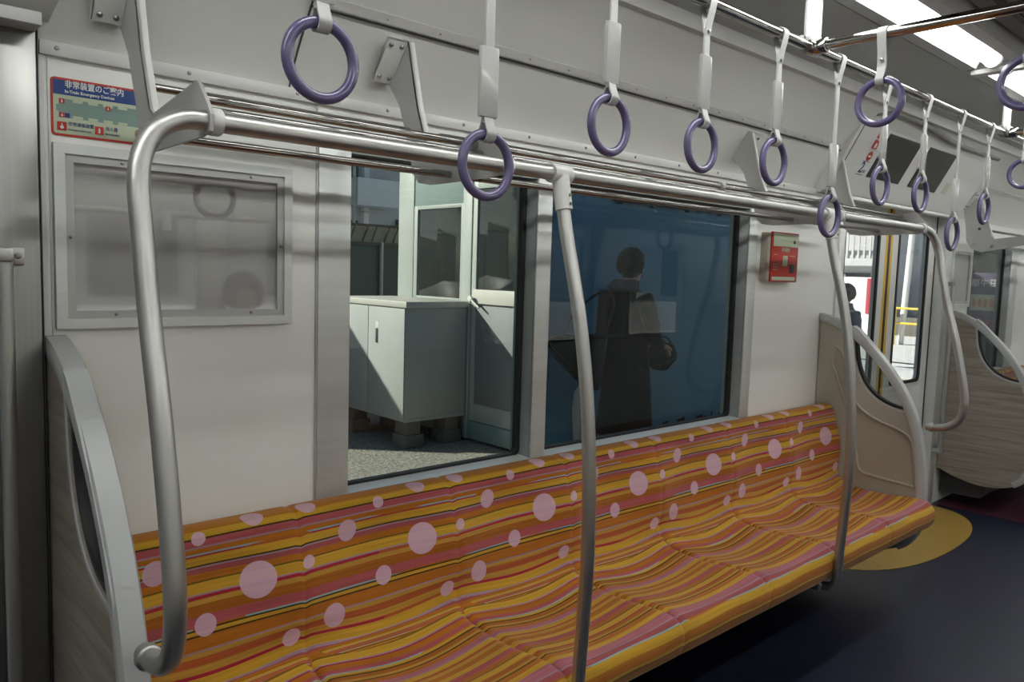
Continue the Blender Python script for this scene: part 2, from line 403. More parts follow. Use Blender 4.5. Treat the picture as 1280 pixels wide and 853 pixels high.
# ceiling: cove both sides + flat field
def cove(name, x0, x1, side):
    P = cove_prof()
    if side < 0: P = [(mir(y), z) for y, z in P]
    bm = NB(); th = .02*(1 if side > 0 else -1)
    outer = [(y+th, z+.02) for y, z in P]
    prism(bm, P+outer[::-1], x0, x1, 'x')
    return bm
ceil = thing('ceiling', loc=(0, 0, 2.2), kind='structure')
obj('cove_panel', cove('c', -.08, 3.19, 1), M['cove'], ceil, ang=60)
obj('cove_panel', cove('c', 3.194, 7.6, 1), M['cove'], ceil, ang=60)
obj('cove_panel', cove('c', XL, -.083, 1), M['cove'], ceil, ang=60)
obj('cove_panel', cove('c', XL, XR, -1), M['cove'], ceil, ang=60)
for s in (1, -1):
    Yf = (lambda y: y) if s > 0 else mir
    bm = NB(); prism(bm, [(Yf(-.275), 2.155), (Yf(-.30), 2.155), (Yf(-.30), 2.20), (Yf(-.275), 2.20)], XL, XR, 'x'); obj('cove_ledge', bm, M['white'], ceil)
    bm = NB(); y0, y1 = sorted((Yf(-.30), Yf(-.66))); box(bm, (XL, y0, 2.20), (XR, y1, 2.225)); obj('ceiling_panel', bm, M['ceil'], ceil)
    bm = NB(); y0, y1 = sorted((Yf(-.66), Yf(-.90))); box(bm, (XL, y0, 2.26), (XR, y1, 2.28)); obj('lamp_recess_panel', bm, M['ceil'], ceil)
    # duct panel + dark slot
    bm = NB(); y0, y1 = sorted((Yf(-.90), Yf(-1.01))); box(bm, (XL, y0, 2.235), (XR, y1, 2.26)); obj('duct_strip', bm, M['duct'], ceil)
    bm = NB(); y0, y1 = sorted((Yf(-.955), Yf(-.975))); box(bm, (XL, y0, 2.228), (XR, y1, 2.2345)); obj('air_slot', bm, M['black'], ceil)
bm = NB(); box(bm, (XL, mir(-1.01), 2.245), (XR, -1.01, 2.27)); obj('ceiling_centre_panel', bm, M['duct'], ceil)
# horizontal seam strips with screws on the cove
def cove_normal_strip(x0, x1, z, y, w, m, name, parent):
    d = Vector((-.62, .785)); n = Vector((-.785, -.62))
    c = Vector((y, z)); a = c-d*w/2; b = c+d*w/2
    bm = NB(); prism(bm, [(a.x, a.y), (b.x, b.y), (b.x+n.x*.004, b.y+n.y*.004), (a.x+n.x*.004, a.y+n.y*.004)], x0, x1, 'x')
    return obj(name, bm, m, parent)
tr = thing('trim_1', loc=(0, -.12, 1.99), kind='structure')
cove_normal_strip(.47, 3.19, 1.992, -.1225, .024, M['white'], 'seam_strip', tr)
cove_normal_strip(.46, 3.19, 1.977, -.113, .004, M['dark'], 'seam_gap', tr)
cove_normal_strip(4.95, 7.5, 1.985, -.1185, .022, M['white'], 'seam_strip', tr)
for i in range(18):
    x = .50+i*.158
    bm = NB(); c = Vector((x, -.1265, 1.9885)); lathe(bm, c, [(.003, 0), (.003, .001), (.0015, .0022)], 'y', 8, -1); obj('screw', bm, M['screw'], tr)
for x in (.462,):
    bm = NB(); pr = [p for p in cove_prof() if p[1] < 2.0]
    prism(bm, [(y-.0006, z) for y, z in pr]+[(y-.0035, z-.001) for y, z in pr[::-1]], x-.0018, x+.0018, 'x'); obj('panel_joint', bm, M['dark'], tr)
bm = NB(); box(bm, (-.06, -.0125, 1.785), (3.19, 0, 1.812), .002); t2 = struct('trim_2', bm, M['white'])
for i in range(12): screw(t2, (-.03+i*.255, -.0125, 1.800), r=.0045)

# ------------------------------------------------------------------ window wall
TH = .09
def wallboxes(x0, x1, holes, y0, y1, z1):
    """wall slab with rectangular holes (hx0,hx1,hz0,hz1), boxes only"""
    bm = NB(); x = x0
    for (a, b, c, d) in sorted(holes):
        if a > x: box(bm, (x, y0, 0), (a, y1, z1))
        if c > 0: box(bm, (a, y0, 0), (b, y1, c))
        if d < z1: box(bm, (a, y0, d), (b, y1, z1))
        x = b
    if x < x1: box(bm, (x, y0, 0), (x1, y1, z1))
    return bm
win = [(.585, 1.335, .75, 1.70), (1.335, 2.58, .75, 1.70)]
holes = [(-1.55, -.20, 0, 1.80)]+win+[(3.40, 4.76, 0, 1.80), (5.22, 6.1, .75, 1.70)]
wall = struct('wall_front', wallboxes(XL, XR, holes, 0, TH, 2.0), M['wall'])
holes2 = [(-1.55, -.20, 0, 1.80), (.60, 1.30, .80, 1.68), (1.40, 2.56, .80, 1.68), (3.40, 4.76, 0, 1.80), (5.22, 6.1, .80, 1.68)]
struct('wall_rear', wallboxes(XL, XR, holes2, W-TH, W, 2.0), M['wall'])
bm = NB(); box(bm, (XR, W-.1, -.05), (XR+.05, .1, 2.4)); struct('wall_right', bm, M['grey'])
bm = NB(); box(bm, (XL-.05, W-.1, -.05), (XL, .1, 2.4)); struct('wall_left', bm, M['grey'])
for s in (0, 1):  # roof sides above the walls
    pass
bm = NB(); box(bm, (XL, W-TH, 2.29), (XR, TH, 2.36)); box(bm, (XL, -.0+.02, 2.0), (XR, TH, 2.29)); box(bm, (XL, W-TH, 2.0), (XR, W-.02, 2.29)); struct('ceiling_outer_shell', bm, M['grey'])

def window(name, gx0, gx1, oL, oR, postL, postR, top=1.70):
    """gx: glass edges, oL/oR: opening edges at the wall plane"""
    w = thing(name, loc=((gx0+gx1)/2, 0, .80), kind='structure')
    yg = .04; zb = .802
    # reveals
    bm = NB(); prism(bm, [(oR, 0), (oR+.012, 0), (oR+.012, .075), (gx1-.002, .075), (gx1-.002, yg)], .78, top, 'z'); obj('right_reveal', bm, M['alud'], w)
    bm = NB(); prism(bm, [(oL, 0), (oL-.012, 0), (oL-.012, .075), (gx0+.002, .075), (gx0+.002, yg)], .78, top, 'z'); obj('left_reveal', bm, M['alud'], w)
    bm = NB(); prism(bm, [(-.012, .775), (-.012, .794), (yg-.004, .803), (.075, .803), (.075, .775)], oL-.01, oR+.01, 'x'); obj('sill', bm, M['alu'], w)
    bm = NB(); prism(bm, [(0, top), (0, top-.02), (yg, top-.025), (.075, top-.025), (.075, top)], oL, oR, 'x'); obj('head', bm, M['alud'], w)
    bm = NB(); g0, g1 = gx0+.004, gx1-.004
    prism(bm, rrect(g0-.006, zb-.002, g1+.006, top-.02, .022), yg-.008, yg+.012, 'y', holes=[rrect(g0+.010, zb+.008, g1-.010, top-.032, .018)])
    obj('gasket', bm, M['black'], w)
    bm = NB(); box(bm, (g0, yg-.001, zb+.001), (g1, yg+.004, top-.022)); obj('pane', bm, M['gwin'], w)
    if postL: bm = NB(); box(bm, (postL[0], -.008, .755), (postL[1], 0, 1.70), .003); obj('left_post', bm, M['alu'], w)
    if postR: bm = NB(); box(bm, (postR[0], -.008, .755), (postR[1], 0, 1.70), .003); obj('right_post', bm, M['alu'], w)
    return w
w1 = window('window_1', .615, 1.285, .633, 1.298, (.541, .633), (1.298, 1.362))
w2 = window('window_2', 1.350, 2.512, 1.364, 2.530, None, (2.530, 2.595))
# screw cap at window corner low
bm = NB(); box(bm, (.5385, -.011, .782), (.5475, -.001, .797), .002); obj('corner_clip', bm, M['grey'], w1)
# vertical seams left and right of the wall panels
bm = NB(); box(bm, (.5360, -.006, .78), (.5400, 0, 1.785), .001); box(bm, (2.597, -.004, .78), (2.602, 0, 1.785), .001); struct('trim_3', bm, M['grey'])
bm = NB(); box(bm, (-.064, -.006, 0), (-.052, 0, 1.785), .001); box(bm, (-.046, -.004, 0), (-.041, 0, 1.785), .001)
struct('trim_4', bm, M['white'])
w3 = window('window_3', 5.245, 6.03, 5.235, 6.05, None, (6.05, 6.2))
# opposite windows
for k, (a, b) in enumerate(((.60, 1.30), (1.40, 2.56), (5.22, 6.1))):
    w = thing('window_%d' % (4+k), loc=((a+b)/2, W, .8), kind='structure')
    bm = NB(); prism(bm, rrect(a, .80, b, 1.68, .03), W-.05, W, 'y', holes=[rrect(a+.035, .835, b-.035, 1.645, .03)]); obj('window_frame', bm, M['alu'], w)
    bm = NB(); box(bm, (a+.03, W-.03, .83), (b-.03, W-.025, 1.65)); obj('pane', bm, M['gdoor'], w)

# ------------------------------------------------------------------ doors
def door(name, x0, x1, y, s, right=True):
    """double leaf sliding door, s=+1: leaves lie outside plane y"""
    d = thing(name, loc=((x0+x1)/2, y, 0), kind='structure')
    mid = (x0+x1)/2
    for k, (a, b) in enumerate(((x0-.04, mid-.0155), (mid+.0155, x1-.004))):
        ya, yb = sorted((y+s*.055, y+s*.085))
        if k == 0: ga, gb = a+.17, b-.115
        else: ga, gb = a+.115, b-.115
        hole = rrect(ga, .80, gb, 1.70, .035)
        bm = NB(); prism(bm, [(a, .005), (b, .005), (b, 1.80), (a, 1.80)], ya, yb, 'y', holes=[hole]); leaf = obj('door_leaf', bm, M['white'], d)
        bm = NB(); yf = y+s*.050
        prism(bm, rrect(ga-.006, .794, gb+.006, 1.706, .04), min(yf, yf+s*.012), max(yf, yf+s*.012), 'y', holes=[rrect(ga+.012, .812, gb-.012, 1.688, .03)]); obj('gasket', bm, M['black'], leaf)
        bm = NB(); box(bm, (ga+.001, min(y+s*.066, y+s*.070), .802), (gb-.001, max(y+s*.066, y+s*.070), 1.698)); obj('pane', bm, M['gdoor'], leaf)
        e0, e1 = (b-.030, b-.001) if k == 0 else (a+.001, a+.030)
        bm = NB(); box(bm, (e0, min(ya, ya)-.0012 if s > 0 else yb, .01), (e1, ya if s > 0 else yb+.0012, 1.80)); obj('yellow_strip', bm, M['yellow'], leaf)
    bm = NB(); yy = sorted((y+s*.052, y+s*.09)); box(bm, (mid-.0155, yy[0], .005), (mid+.0155, yy[1], 1.80), .004); obj('rubber_seal', bm, M['black'], d)
    yy = sorted((y+s*.0, y+s*.09)); bm = NB(); box(bm, (x1-.006, yy[0]+(.05 if s > 0 else 0), 0), (x1, yy[1], 1.80)); obj('side_seal', bm, M['dark'], d)
    bm = NB(); box(bm, (x0-.04, min(y+s*.001, y+s*.1), -.012), (x1+.02, max(y+s*.001, y+s*.1), .004)); obj('threshold', bm, M['steel'], d)
    for a, b in ((x0-.06, x0+.004), (x1-.004, x1+.085)):
        yy = sorted((y-s*.012, y+s*.05)); bm = NB(); box(bm, (a, yy[0], 0), (b, yy[1], 1.80), .004); obj('door_pillar', bm, M['brush'] if a < 2 else M['alu'], d)
    return d
door('door_1', 3.40, 4.76, 0, 1)
d2 = door('door_2', -1.55, -.20, 0, 1)
door('door_3', 3.40, 4.76, W, -1)
door('door_4', -1.55, -.20, W, -1)
# steel strip between the near doorway and the bench panel
bm = NB(); box(bm, (-.20, -.030, 0), (-.068, 0, 1.835), .004); struct('trim_5', bm, M['brush'])
bm = NB(); box(bm, (-.0675, -.031, 0), (-.0655, 0, 1.842), .0005); struct('trim_6', bm, M['dark'])
# near door header at the far left
hd = thing('trim_7', loc=(-.7, -.1, 1.84), kind='structure')
bm = NB(); prism(bm, [(0, 1.84), (-.10, 1.865), (-.135, 1.88), (-.235, 2.088), (-.20, 2.13), (0, 1.95)], XL, -.045, 'x'); obj('header_panel', bm, M['cove'], hd)
bm = NB(); box(bm, (XL, -.09, 1.818), (-.07, 0, 1.842), .002); obj('header_gap', bm, M['grey'], hd)
screw(hd, (-.050, -.028, 1.855), r=.006)

# vertical grab bars on the door pillars
def grab(x, y0, lab, z0=.35, z1=1.405):
    t = thing('door_grab_bar', lab, 'grab bar', (x, y0, z0))
    bm = NB(); tube(bm, [(x, y0-.045, z0), (x, y0-.045, z1)], .0135, 18); obj('bar', bm, M['satin'], t)
    for z in (z1-.012, z0+.012):
        bm = NB(); box(bm, (x-.012, y0-.062, z-.012), (x+.012, y0, z+.014), .004); box(bm, (x+.010, y0-.008, z-.018), (x+.040, y0, z+.016), .003); b = obj('bracket', bm, M['satin'], t)
        screw(b, (x+.028, y0-.008, z), r=.006)
    return t
grab(-.137, -.030, 'vertical steel grab bar on the brushed pillar at the far left edge')
grab(4.735+.04, -.012, 'vertical steel grab bar beside the bright far door')

# ------------------------------------------------------------------ poster frames and signs on the window wall
def poster(x0, x1, z0, z1, lab):
    t = thing('poster_frame', lab, 'poster frame', ((x0+x1)/2, 0, z0))
    bm = NB(); box(bm, (x0+.01, -.003, z0+.01), (x1-.01, -.0005, z1-.01)); obj('backing', bm, M['paper'], t)
    bm = NB(); prism(bm, [(x0, z0), (x1, z0), (x1, z1), (x0, z1)], -.016, -.0005, 'y', holes=[[(x0+.020, z0+.020), (x1-.020, z0+.020), (x1-.020, z1-.020), (x0+.020, z1-.020)]])
    bmesh.ops.bevel(bm, geom=[e for e in bm.edges if abs(e.verts[0].co.y+.016) < 1e-5 and abs(e.verts[1].co.y+.016) < 1e-5 and len(e.link_faces) == 2 and e.calc_face_angle(0) > 1], offset=.004, segments=2, affect='EDGES')
    fr = obj('frame', bm, M['alu'], t)
    bm = NB(); prism(bm, [(x0+.019, z0+.019), (x1-.019, z0+.019), (x1-.019, z1-.019), (x0+.019, z1-.019)], -.011, -.003, 'y', holes=[[(x0+.036, z0+.036), (x1-.036, z0+.036), (x1-.036, z1-.036), (x0+.036, z1-.036)]])
    obj('inner_frame', bm, M['grey'], t)
    bm = NB(); box(bm, (x0+.03, -.008, z0+.03), (x1-.03, -.0065, z1-.03)); obj('cover_glass', bm, M['gposter'], t)
    zc = (z0+z1)/2; w = x1-x0
    for q in ((x0+.028, zc), (x1-.028, zc), (x0+w*.22, z0+.028), (x0+w*.80, z0+.028), (x0+w*.25, z1-.028), (x0+w*.80, z1-.028)):
        screw(fr, (q[0], -.011, q[1]), r=.0035)
    return t
poster(-.040, .467, 1.249, 1.619, 'empty aluminium poster frame with glass cover, left of the windows')
poster(4.87, 5.215, 1.249, 1.619, 'empty poster frame on the wall beyond the far door')

# emergency device map sign
sg = thing('emergency_map_sign', 'red and blue emergency devices sign above the empty poster frame', 'sign', (.045, 0, 1.634))
sx0, sx1, sz0, sz1 = -.0405, .140, 1.634, 1.7475
bm = NB(); prism(bm, rrect(sx0, sz0, sx1, sz1, .008), -.0020, -.0005, 'y'); obj('red_border', bm, M['red'], sg)
bm = NB(); prism(bm, rrect(sx0+.0045, sz0+.0045, sx1-.0045, sz1-.0045, .005), -.0026, -.002, 'y'); obj('cream_field', bm, M['cream'], sg)
bm = NB(); box(bm, (sx0+.0045, -.0031, sz1-.0330), (sx1-.0045, -.0026, sz1-.0045)); obj('blue_header', bm, M['blue'], sg)
text('title_lettering', '非常装置のご案内', .0160, M['whitep'], sg, (sx0+.0250, -.0034, sz1-.0125), (1, 0, 0), (0, 0, 1), bold=.0003, sx=.86)
text('subtitle_lettering', 'In-Train Emergency Devices', .0083, M['whitep'], sg, (sx0+.0250, -.0034, sz1-.0260), (1, 0, 0), (0, 0, 1), bold=.0002, sx=.97)
# carriage plan
bm = NB(); box(bm, (sx0+.014, -.0030, sz0+.0360), (sx1-.012, -.0026, sz1-.0405)); box(bm, (sx0+.0095, -.0030, sz0+.0480), (sx0+.0145, -.0026, sz1-.0530)); obj('carriage_plan', bm, M['greenp'], sg)
for k in range(4):
    x = sx0+.039+k*.028
    for za, zb in ((sz1-.0460, sz1-.0405), (sz0+.0360, sz0+.0415)):
        bm = NB(); box(bm, (x, -.0034, za), (x+.018, -.003, zb)); obj('door_mark', bm, M['cream'], sg)
def icon(x, z, s, kind):
    bm = NB(); box(bm, (x-s/2, -.0036, z-s/2), (x+s/2, -.003, z+s/2)); o = obj('red_icon', bm, M['red'], sg)
    bm = NB()
    if kind == 'ext': box(bm, (x-s*.13, -.0040, z-s*.34), (x+s*.13, -.0036, z+s*.18)); box(bm, (x-s*.06, -.0040, z+s*.18), (x+s*.06, -.0036, z+s*.36))
    else: prism(bm, ellipse(x, z-s*.12, s*.2, s*.2, 14), -.0040, -.0036, 'y'); box(bm, (x-s*.05, -.0040, z-s*.1), (x+s*.05, -.0036, z+s*.34))
    obj('pictogram', bm, M['whitep'], o)
icon(sx0+.0195, sz1-.0455, .0095, 'ext'); icon(sx0+.0195, sz0+.0410, .0095, 'btn'); icon(sx0+.104, sz1-.0480, .0090, 'btn')
bm = NB(); box(bm, (sx0+.0250, -.0034, sz0+.0365), (sx0+.0335, -.003, sz0+.0455)); obj('blue_mark', bm, M['blue'], sg)
icon(sx0+.0190, sz0+.0190, .0170, 'btn'); icon(sx0+.0870, sz0+.0190, .0160, 'ext')
text('caption_lettering', '非常通報装置', .0090, M['blue'], sg, (sx0+.0300, -.0030, sz0+.0245), (1, 0, 0), (0, 0, 1), sx=.88)
text('caption_lettering', 'Emergency Intercom', .0056, M['blue'], sg, (sx0+.0300, -.0030, sz0+.0140), (1, 0, 0), (0, 0, 1), sx=.9)
text('caption_lettering', '消火器', .0090, M['blue'], sg, (sx0+.0985, -.0030, sz0+.0245), (1, 0, 0), (0, 0, 1), sx=.88)
text('caption_lettering', 'Fire Extinguisher', .0056, M['blue'], sg, (sx0+.0985, -.0030, sz0+.0140), (1, 0, 0), (0, 0, 1), sx=.70)

# red emergency intercom box
ic = thing('emergency_intercom', 'red and cream emergency intercom box on the wall right of the windows', 'intercom', (2.78, 0, 1.387))
bm = NB(); box(bm, (2.635, -.035, 1.385), (2.885, 0, 1.590), .003); obj('housing', bm, M['beige'], ic)
bm = NB(); box(bm, (2.655, -.041, 1.380), (2.885, -.034, 1.594), .002); fp = obj('face_plate', bm, M['red'], ic)
bm = NB(); box(bm, (2.667, -.043, 1.532), (2.880, -.0405, 1.588), .001); obj('speaker_panel', bm, M['cream'], ic)
bm = NB(); lathe(bm, (2.843, -.043, 1.555), [(.008, 0), (.008, .002), (.005, .003)], 'y', 14, -1); obj('button', bm, M['dark'], ic)
bm = NB(); box(bm, (2.752, -.044, 1.450), (2.790, -.0405, 1.494), .001); obj('call_lever', bm, M['cream'], ic)
bm = NB(); box(bm, (2.815, -.044, 1.420), (2.855, -.0405, 1.458), .004); obj('handle_recess', bm, M['dark'], ic)
bm = NB(); box(bm, (2.667, -.042, 1.386), (2.865, -.0405, 1.402), .0005); obj('notice_strip', bm, M['cream'], ic)
text('lettering', '非常通報', .018, M['cream'], ic, (2.772, -.0422, 1.518), (1, 0, 0), (0, 0, 1), align='CENTER', bold=.0003)
for k, (x, z, w_) in enumerate([(2.69, 1.497, .030), (2.83, 1.494, .05), (2.695, 1.455, .045), (2.695, 1.444, .04), (2.695, 1.433, .045)]):
    bm = NB(); box(bm, (x-w_/2, -.0422, z-.001), (x+w_/2, -.0405, z+.001)); obj('print_line', bm, M['cream'], fp)

# ------------------------------------------------------------------ the bench
prof = [(-.018, .775), (-.026, .795), (-.045, .806), (-.080, .807), (-.100, .797), (-.114, .765), (-.130, .715), (-.146, .655), (-.153, .60), (-.152, .55), (-.146, .508), (-.153, .474),
        (-.185, .454), (-.25, .442), (-.36, .440), (-.46, .450), (-.53, .452), (-.568, .438), (-.586, .405), (-.584, .365), (-.568, .338), (-.54, .330), (-.40, .330)]
PP = cr([(a, b, 0) for a, b in prof], 5)
S = [0.]
for i in range(1, len(PP)): S.append(S[-1]+(PP[i]-PP[i-1]).length)
crease = min(range(len(PP)), key=lambda i: (Vector((-.153, .474, 0))-PP[i]).length)
i0 = min(range(len(PP)), key=lambda i: (Vector((-.080, .807, 0))-PP[i]).length)
S = [s-S[i0]+.0 for s in S]
def seat_pt(i, t):
    """i profile index, t in 0..1 across one place"""
    p = PP[i]; y, z = p.x, p.y
    def sm(a, b, q):
        q = max(0, min(1, (q-a)/(b-a))); return q*q*(3-2*q)
    flat = max(0, sin(pi*t))**1.15; v = S[i]; vc = S[crease]
    edge = math.exp(-((min(t, 1-t))/.018)**2)
    y += .032*flat*sm(.02, .14, v)*(1-sm(vc-.14, vc+.02, v))
    z -= .028*flat*sm(vc-.04, vc+.15, v)*(1-sm(vc+.36, vc+.47, v))
    y += .005*edge*sm(-.02, .02, v)*(1-sm(vc-.06, vc+.03, v))+.004*edge*sm(vc+.42, vc+.46, v)
    z -= .004*edge*(1-sm(.0, .05, v))+.010*edge*sm(vc-.03, vc+.05, v)*(1-sm(vc+.43, vc+.48, v))
    return y, z
_arc = {}
def seat_uv(x, t, i):
    """u along the bench, v = length of cloth from the top edge down this column"""
    key = round(t, 5)
    if key not in _arc:
        q = [Vector(seat_pt(a, t)) for a in range(len(PP))]; c = [0.]
        for a in range(1, len(q)): c.append(c[-1]+(q[a]-q[a-1]).length)
        _arc[key] = [v-c[i0] for v in c]
    vc = _arc[key][crease]; v = _arc[key][i]
    k = math.exp(-((v-vc-.05)/.16)**2)*.010
    vv = v-.002
    if vv > .40: vv = .40+(vv-.40)*.90
    return (x, vv+cos(2*pi*t)*k)
def cushion(x0, x1, ia, ib, parent, name, nx=26):
    bm = NB(); uvl = bm.loops.layers.uv.new('UVMap'); g = []; uvs = {}
    for a in range(nx+1):
        t = .5-.5*cos(pi*a/nx) if False else a/nx
        # denser sampling near the seams
        t = t+.06*sin(2*pi*t)*-1*.5+0
        col = []
        for i in range(ia, ib+1):
            y, z = seat_pt(i, min(max(t, 0), 1)); x = x0+(x1-x0)*t
            vtx = bm.verts.new((x, y, z)); col.append(vtx); uvs[vtx] = seat_uv(x, t, i)
        g.append(col)
    for a in range(nx):
        for k in range(ib-ia):
            f_ = bm.faces.new((g[a][k], g[a+1][k], g[a+1][k+1], g[a][k+1]))
    # close to a solid: side and back walls
    def cap(col, ref):
        c = bm.verts.new(ref); uvs[c] = uvs[col[0]]
        for k in range(len(col)-1): bm.faces.new((col[k], col[k+1], c))
        return c
    if name == 'backrest_cushion': rf = (-.012, .60)
    else: rf = (-.30, .345)
    c0 = cap(g[0], (x0, rf[0], rf[1])); c1 = cap(g[-1][::-1], (x1, rf[0], rf[1]))
    bm.faces.new([g[a][0] for a in range(nx+1)][::-1]+[c0, c1][::1]); bm.faces.new([g[a][-1] for a in range(nx+1)]+[c1, c0])
    for f_ in bm.faces:
        for l in f_.loops: l[uvl].uv = uvs[l.vert]
    return obj(name, bm, M['fabric'], parent, ang=62)
def bench(label, x0=0, n=7):
    t = thing('bench_seat', label, 'bench', (x0+n*.23, -.3, 0))
    for k in range(n):
        a, b = x0+k*.46, x0+(k+1)*.46
        cushion(a, b, 0, crease, t, 'backrest_cushion'); cushion(a, b, crease, len(PP)-1, t, 'seat_cushion')
    bm = NB(); prism(bm, [(-.01, .30), (-.52, .312), (-.55, .322), (-.545, .334), (-.01, .345)], x0+.005, x0+n*.46-.005, 'x'); obj('seat_pan', bm, M['dark'], t)
    bm = NB(); prism(bm, [(-.01, .07), (-.24, .07), (-.27, .10), (-.27, .29), (-.01, .30)], x0+.03, x0+n*.46-.18, 'x'); obj('heater_box', bm, M['dark'], t)
    for xx in (x0+.46*2, x0+.46*5):
        bm = NB(); prism(bm, [(-.25, .14), (-.44, .27), (-.50, .31), (-.25, .31)], xx-.015, xx+.015, 'x'); obj('support_arm', bm, M['dark'], t)
    return t
b1 = bench('orange striped seven-place bench with pink dots under the windows', -.02)
b2 = bench('orange striped bench beyond the far door', 4.93, 3)

# ------------------------------------------------------------------ bench end panels
outl = [(.0, 1.236), (-.05, 1.226), (-.12, 1.198), (-.20, 1.150), (-.30, 1.060), (-.38, .965), (-.44, .870), (-.485, .760), (-.512, .640), (-.527, .520), (-.532, .40), (-.520, .30), (-.47, .215), (-.38, .172), (-.26, .160), (-.12, .185), (0, .23)]
OUT = cr2(outl, 5)
tear_a = [(-.168, 1.176), (-.178, 1.10), (-.190, 1.02), (-.225, .935), (-.285, .870), (-.36, .835), (-.450, .822)]
tear_b = [(-.450, .822), (-.418, .880), (-.36, .965), (-.29, 1.050), (-.225, 1.120), (-.168, 1.176)]
def shrink(loop, d):
    n = len(loop); out = []
    area = sum(loop[i][0]*loop[(i+1) % n][1]-loop[(i+1) % n][0]*loop[i][1] for i in range(n)); sg = 1 if area > 0 else -1
    for i in range(n):
        p, q, r_ = Vector(loop[i-1]), Vector(loop[i]), Vector(loop[(i+1) % n])
        t = (r_-p)
        if t.length < 1e-9: t = q-p
        t.normalize(); nn = Vector((-t.y, t.x))*sg; out.append((q.x+nn.x*d, q.y+nn.y*d))
    return out
TEAR = cr2(tear_a, 5)[:-1]+cr2(tear_b, 5)[:-1]
recess = cr2([(-.085, 1.085), (-.125, 1.05), (-.165, .93), (-.21, .82), (-.30, .765), (-.40, .735), (-.455, .70), (-.475, .62), (-.490, .505)], 4)+[(-.485, .49), (-.26, .505), (-.235, .52)]+cr2([(-.225, .56), (-.19, .72), (-.12, .90), (-.075, 1.0)], 4)
def end_panel(xc, inner, label):
    """inner=+1: seat lies on the +x side"""
    t = thing('end_panel', label, 'bench end panel', (xc, -.25, .16))
    h = .017
    body = [(min(y, -.0015), z) for y, z in shrink(OUT, .008)]
    bm = NB(); prism(bm, body, xc-h*.6, xc+h*.6, 'x', holes=[TEAR]); obj('core', bm, M['beige'], t, ang=50)
    xo0, xo1 = sorted((xc-inner*h*.6, xc-inner*h)); bm = NB(); prism(bm, body, xo0, xo1, 'x', holes=[TEAR]); obj('outer_facing', bm, M['wood'], t, ang=50)
    xi0, xi1 = sorted((xc+inner*h*.6, xc+inner*(h+.002)))
    bm = NB(); prism(bm, body, xi0, xi1, 'x', holes=[TEAR, recess]); obj('inner_facing', bm, M['beige'], t, ang=50)
    # soft lip round the recess
    bm = NB(); pts = [Vector((xc+inner*(h+.001), y, z)) for y, z in recess]; tube(bm, pts+[pts[0]], .007, 8); obj('recess_lip', bm, M['beige'], t, ang=80)
    # rim along the free edge
    n = len(OUT); inn = shrink(OUT, .036)
    k1 = next(i for i in range(n) if i > 10 and OUT[i][1] < .24)
    bm = NB()
    o_, i_ = OUT[:k1+4], inn[:k1+4]
    rings = []
    i_ = list(i_)
    for jj in range(4): i_[jj] = (o_[jj][0]-.004, o_[jj][1]-.036)
    for (p, q) in zip(o_, i_):
        p = (min(p[0], -.0015), p[1]); q = (min(q[0], -.0015), q[1])
        m_ = ((p[0]*.75+q[0]*.25), (p[1]*.75+q[1]*.25))
        qq = (q[0]*.85+p[0]*.15, q[1]*.85+p[1]*.15); wo, wi = (.0195, .028) if inner > 0 else (.028, .0195)
        prf = [(xc-wo, m_), (xc-wo+.005, p), (xc+wi-.005, p), (xc+wi, m_), (xc+wi, qq), (xc+wi-.005, q), (xc-wo+.002, q), (xc-wo, qq)]
        rings.append([bm.verts.new((x, a[0], a[1])) for x, a in prf])
    for i in range(len(rings)-1):
        for k in range(8): bm.faces.new((rings[i][k], rings[i][(k+1) % 8], rings[i+1][(k+1) % 8], rings[i+1][k]))
    bm.faces.new(rings[0]); bm.faces.new(rings[-1][::-1])
    obj('rim', bm, M['rim'], t, ang=50)
    ti = shrink(TEAR, .006)
    bm = NB(); prism(bm, shrink(TEAR, -.010), xc-h-.003, xc+h+.004, 'x', holes=[TEAR]); obj('window_surround', bm, M['rim'], t, ang=50)
    bm = NB(); prism(bm, TEAR, xc-.012, xc+.012, 'x', holes=[shrink(TEAR, .011)]); obj('gasket', bm, M['black'], t, ang=50)
    bm = NB(); prism(bm, ti, xc-.0025, xc+.0025, 'x'); obj('pane', bm, M['gpart'], t)
    return t
pL = end_panel(-.045, 1, 'end panel nearest the camera, wood-grain side with black-edged teardrop glass')
pR = end_panel(3.228, -1, 'end panel at the far end of the striped bench, beige recessed side')
pF = end_panel(4.905, 1, 'pale wood-grain end panel beyond the far door')

# ------------------------------------------------------------------ rack, bar, stanchions of the near bench
BY, BZ, BR = -.48, 1.622, .0165
def clampring(bm, x, y, z, R, w, axis='x'):
    lathe(bm, (x-w/2, y, z), [(R, 0), (R, w)], 'x', 20)
hr = thing('overhead_handrail', 'long steel handrail bending down to a grab loop at each bench end', 'handrail', (1.59, BY, .76))
def arc_l(X, sg):
    # sg=+1: left end (tube comes in along +x), plane X
    pts = [(X+sg*.150, BY, BZ), (X+sg*.115, BY, BZ), (X+sg*.075, BY-.003, BZ-.004), (X+sg*.035, BY-.012, BZ-.026), (X+sg*.010, BY-.022, BZ-.065), (X, BY-.034, BZ-.115),
           (X, BY-.052, 1.42), (X, BY-.080, 1.30), (X, -.602, 1.16), (X, -.634, 1.03), (X, -.655, .915), (X, -.652, .850), (X, -.635, .808), (X, -.600, .782), (X, -.565, .772), (X, -.515, .768)]
    return pts
L_ = cr(arc_l(-.035, 1), 6)[::-1]; R_ = cr(arc_l(3.215, -1), 6)
bm = NB(); tube(bm, L_+R_, BR, 20)
obj('rail', bm, M['satin'], hr, ang=70)
for X in (-.035, 3.215):
    bm = NB(); lathe(bm, (X, -.53, .768), [(.021, 0), (.021, .010), (.017, .014)], 'y', 18, -1); obj('flange', bm, M['satin'], hr)
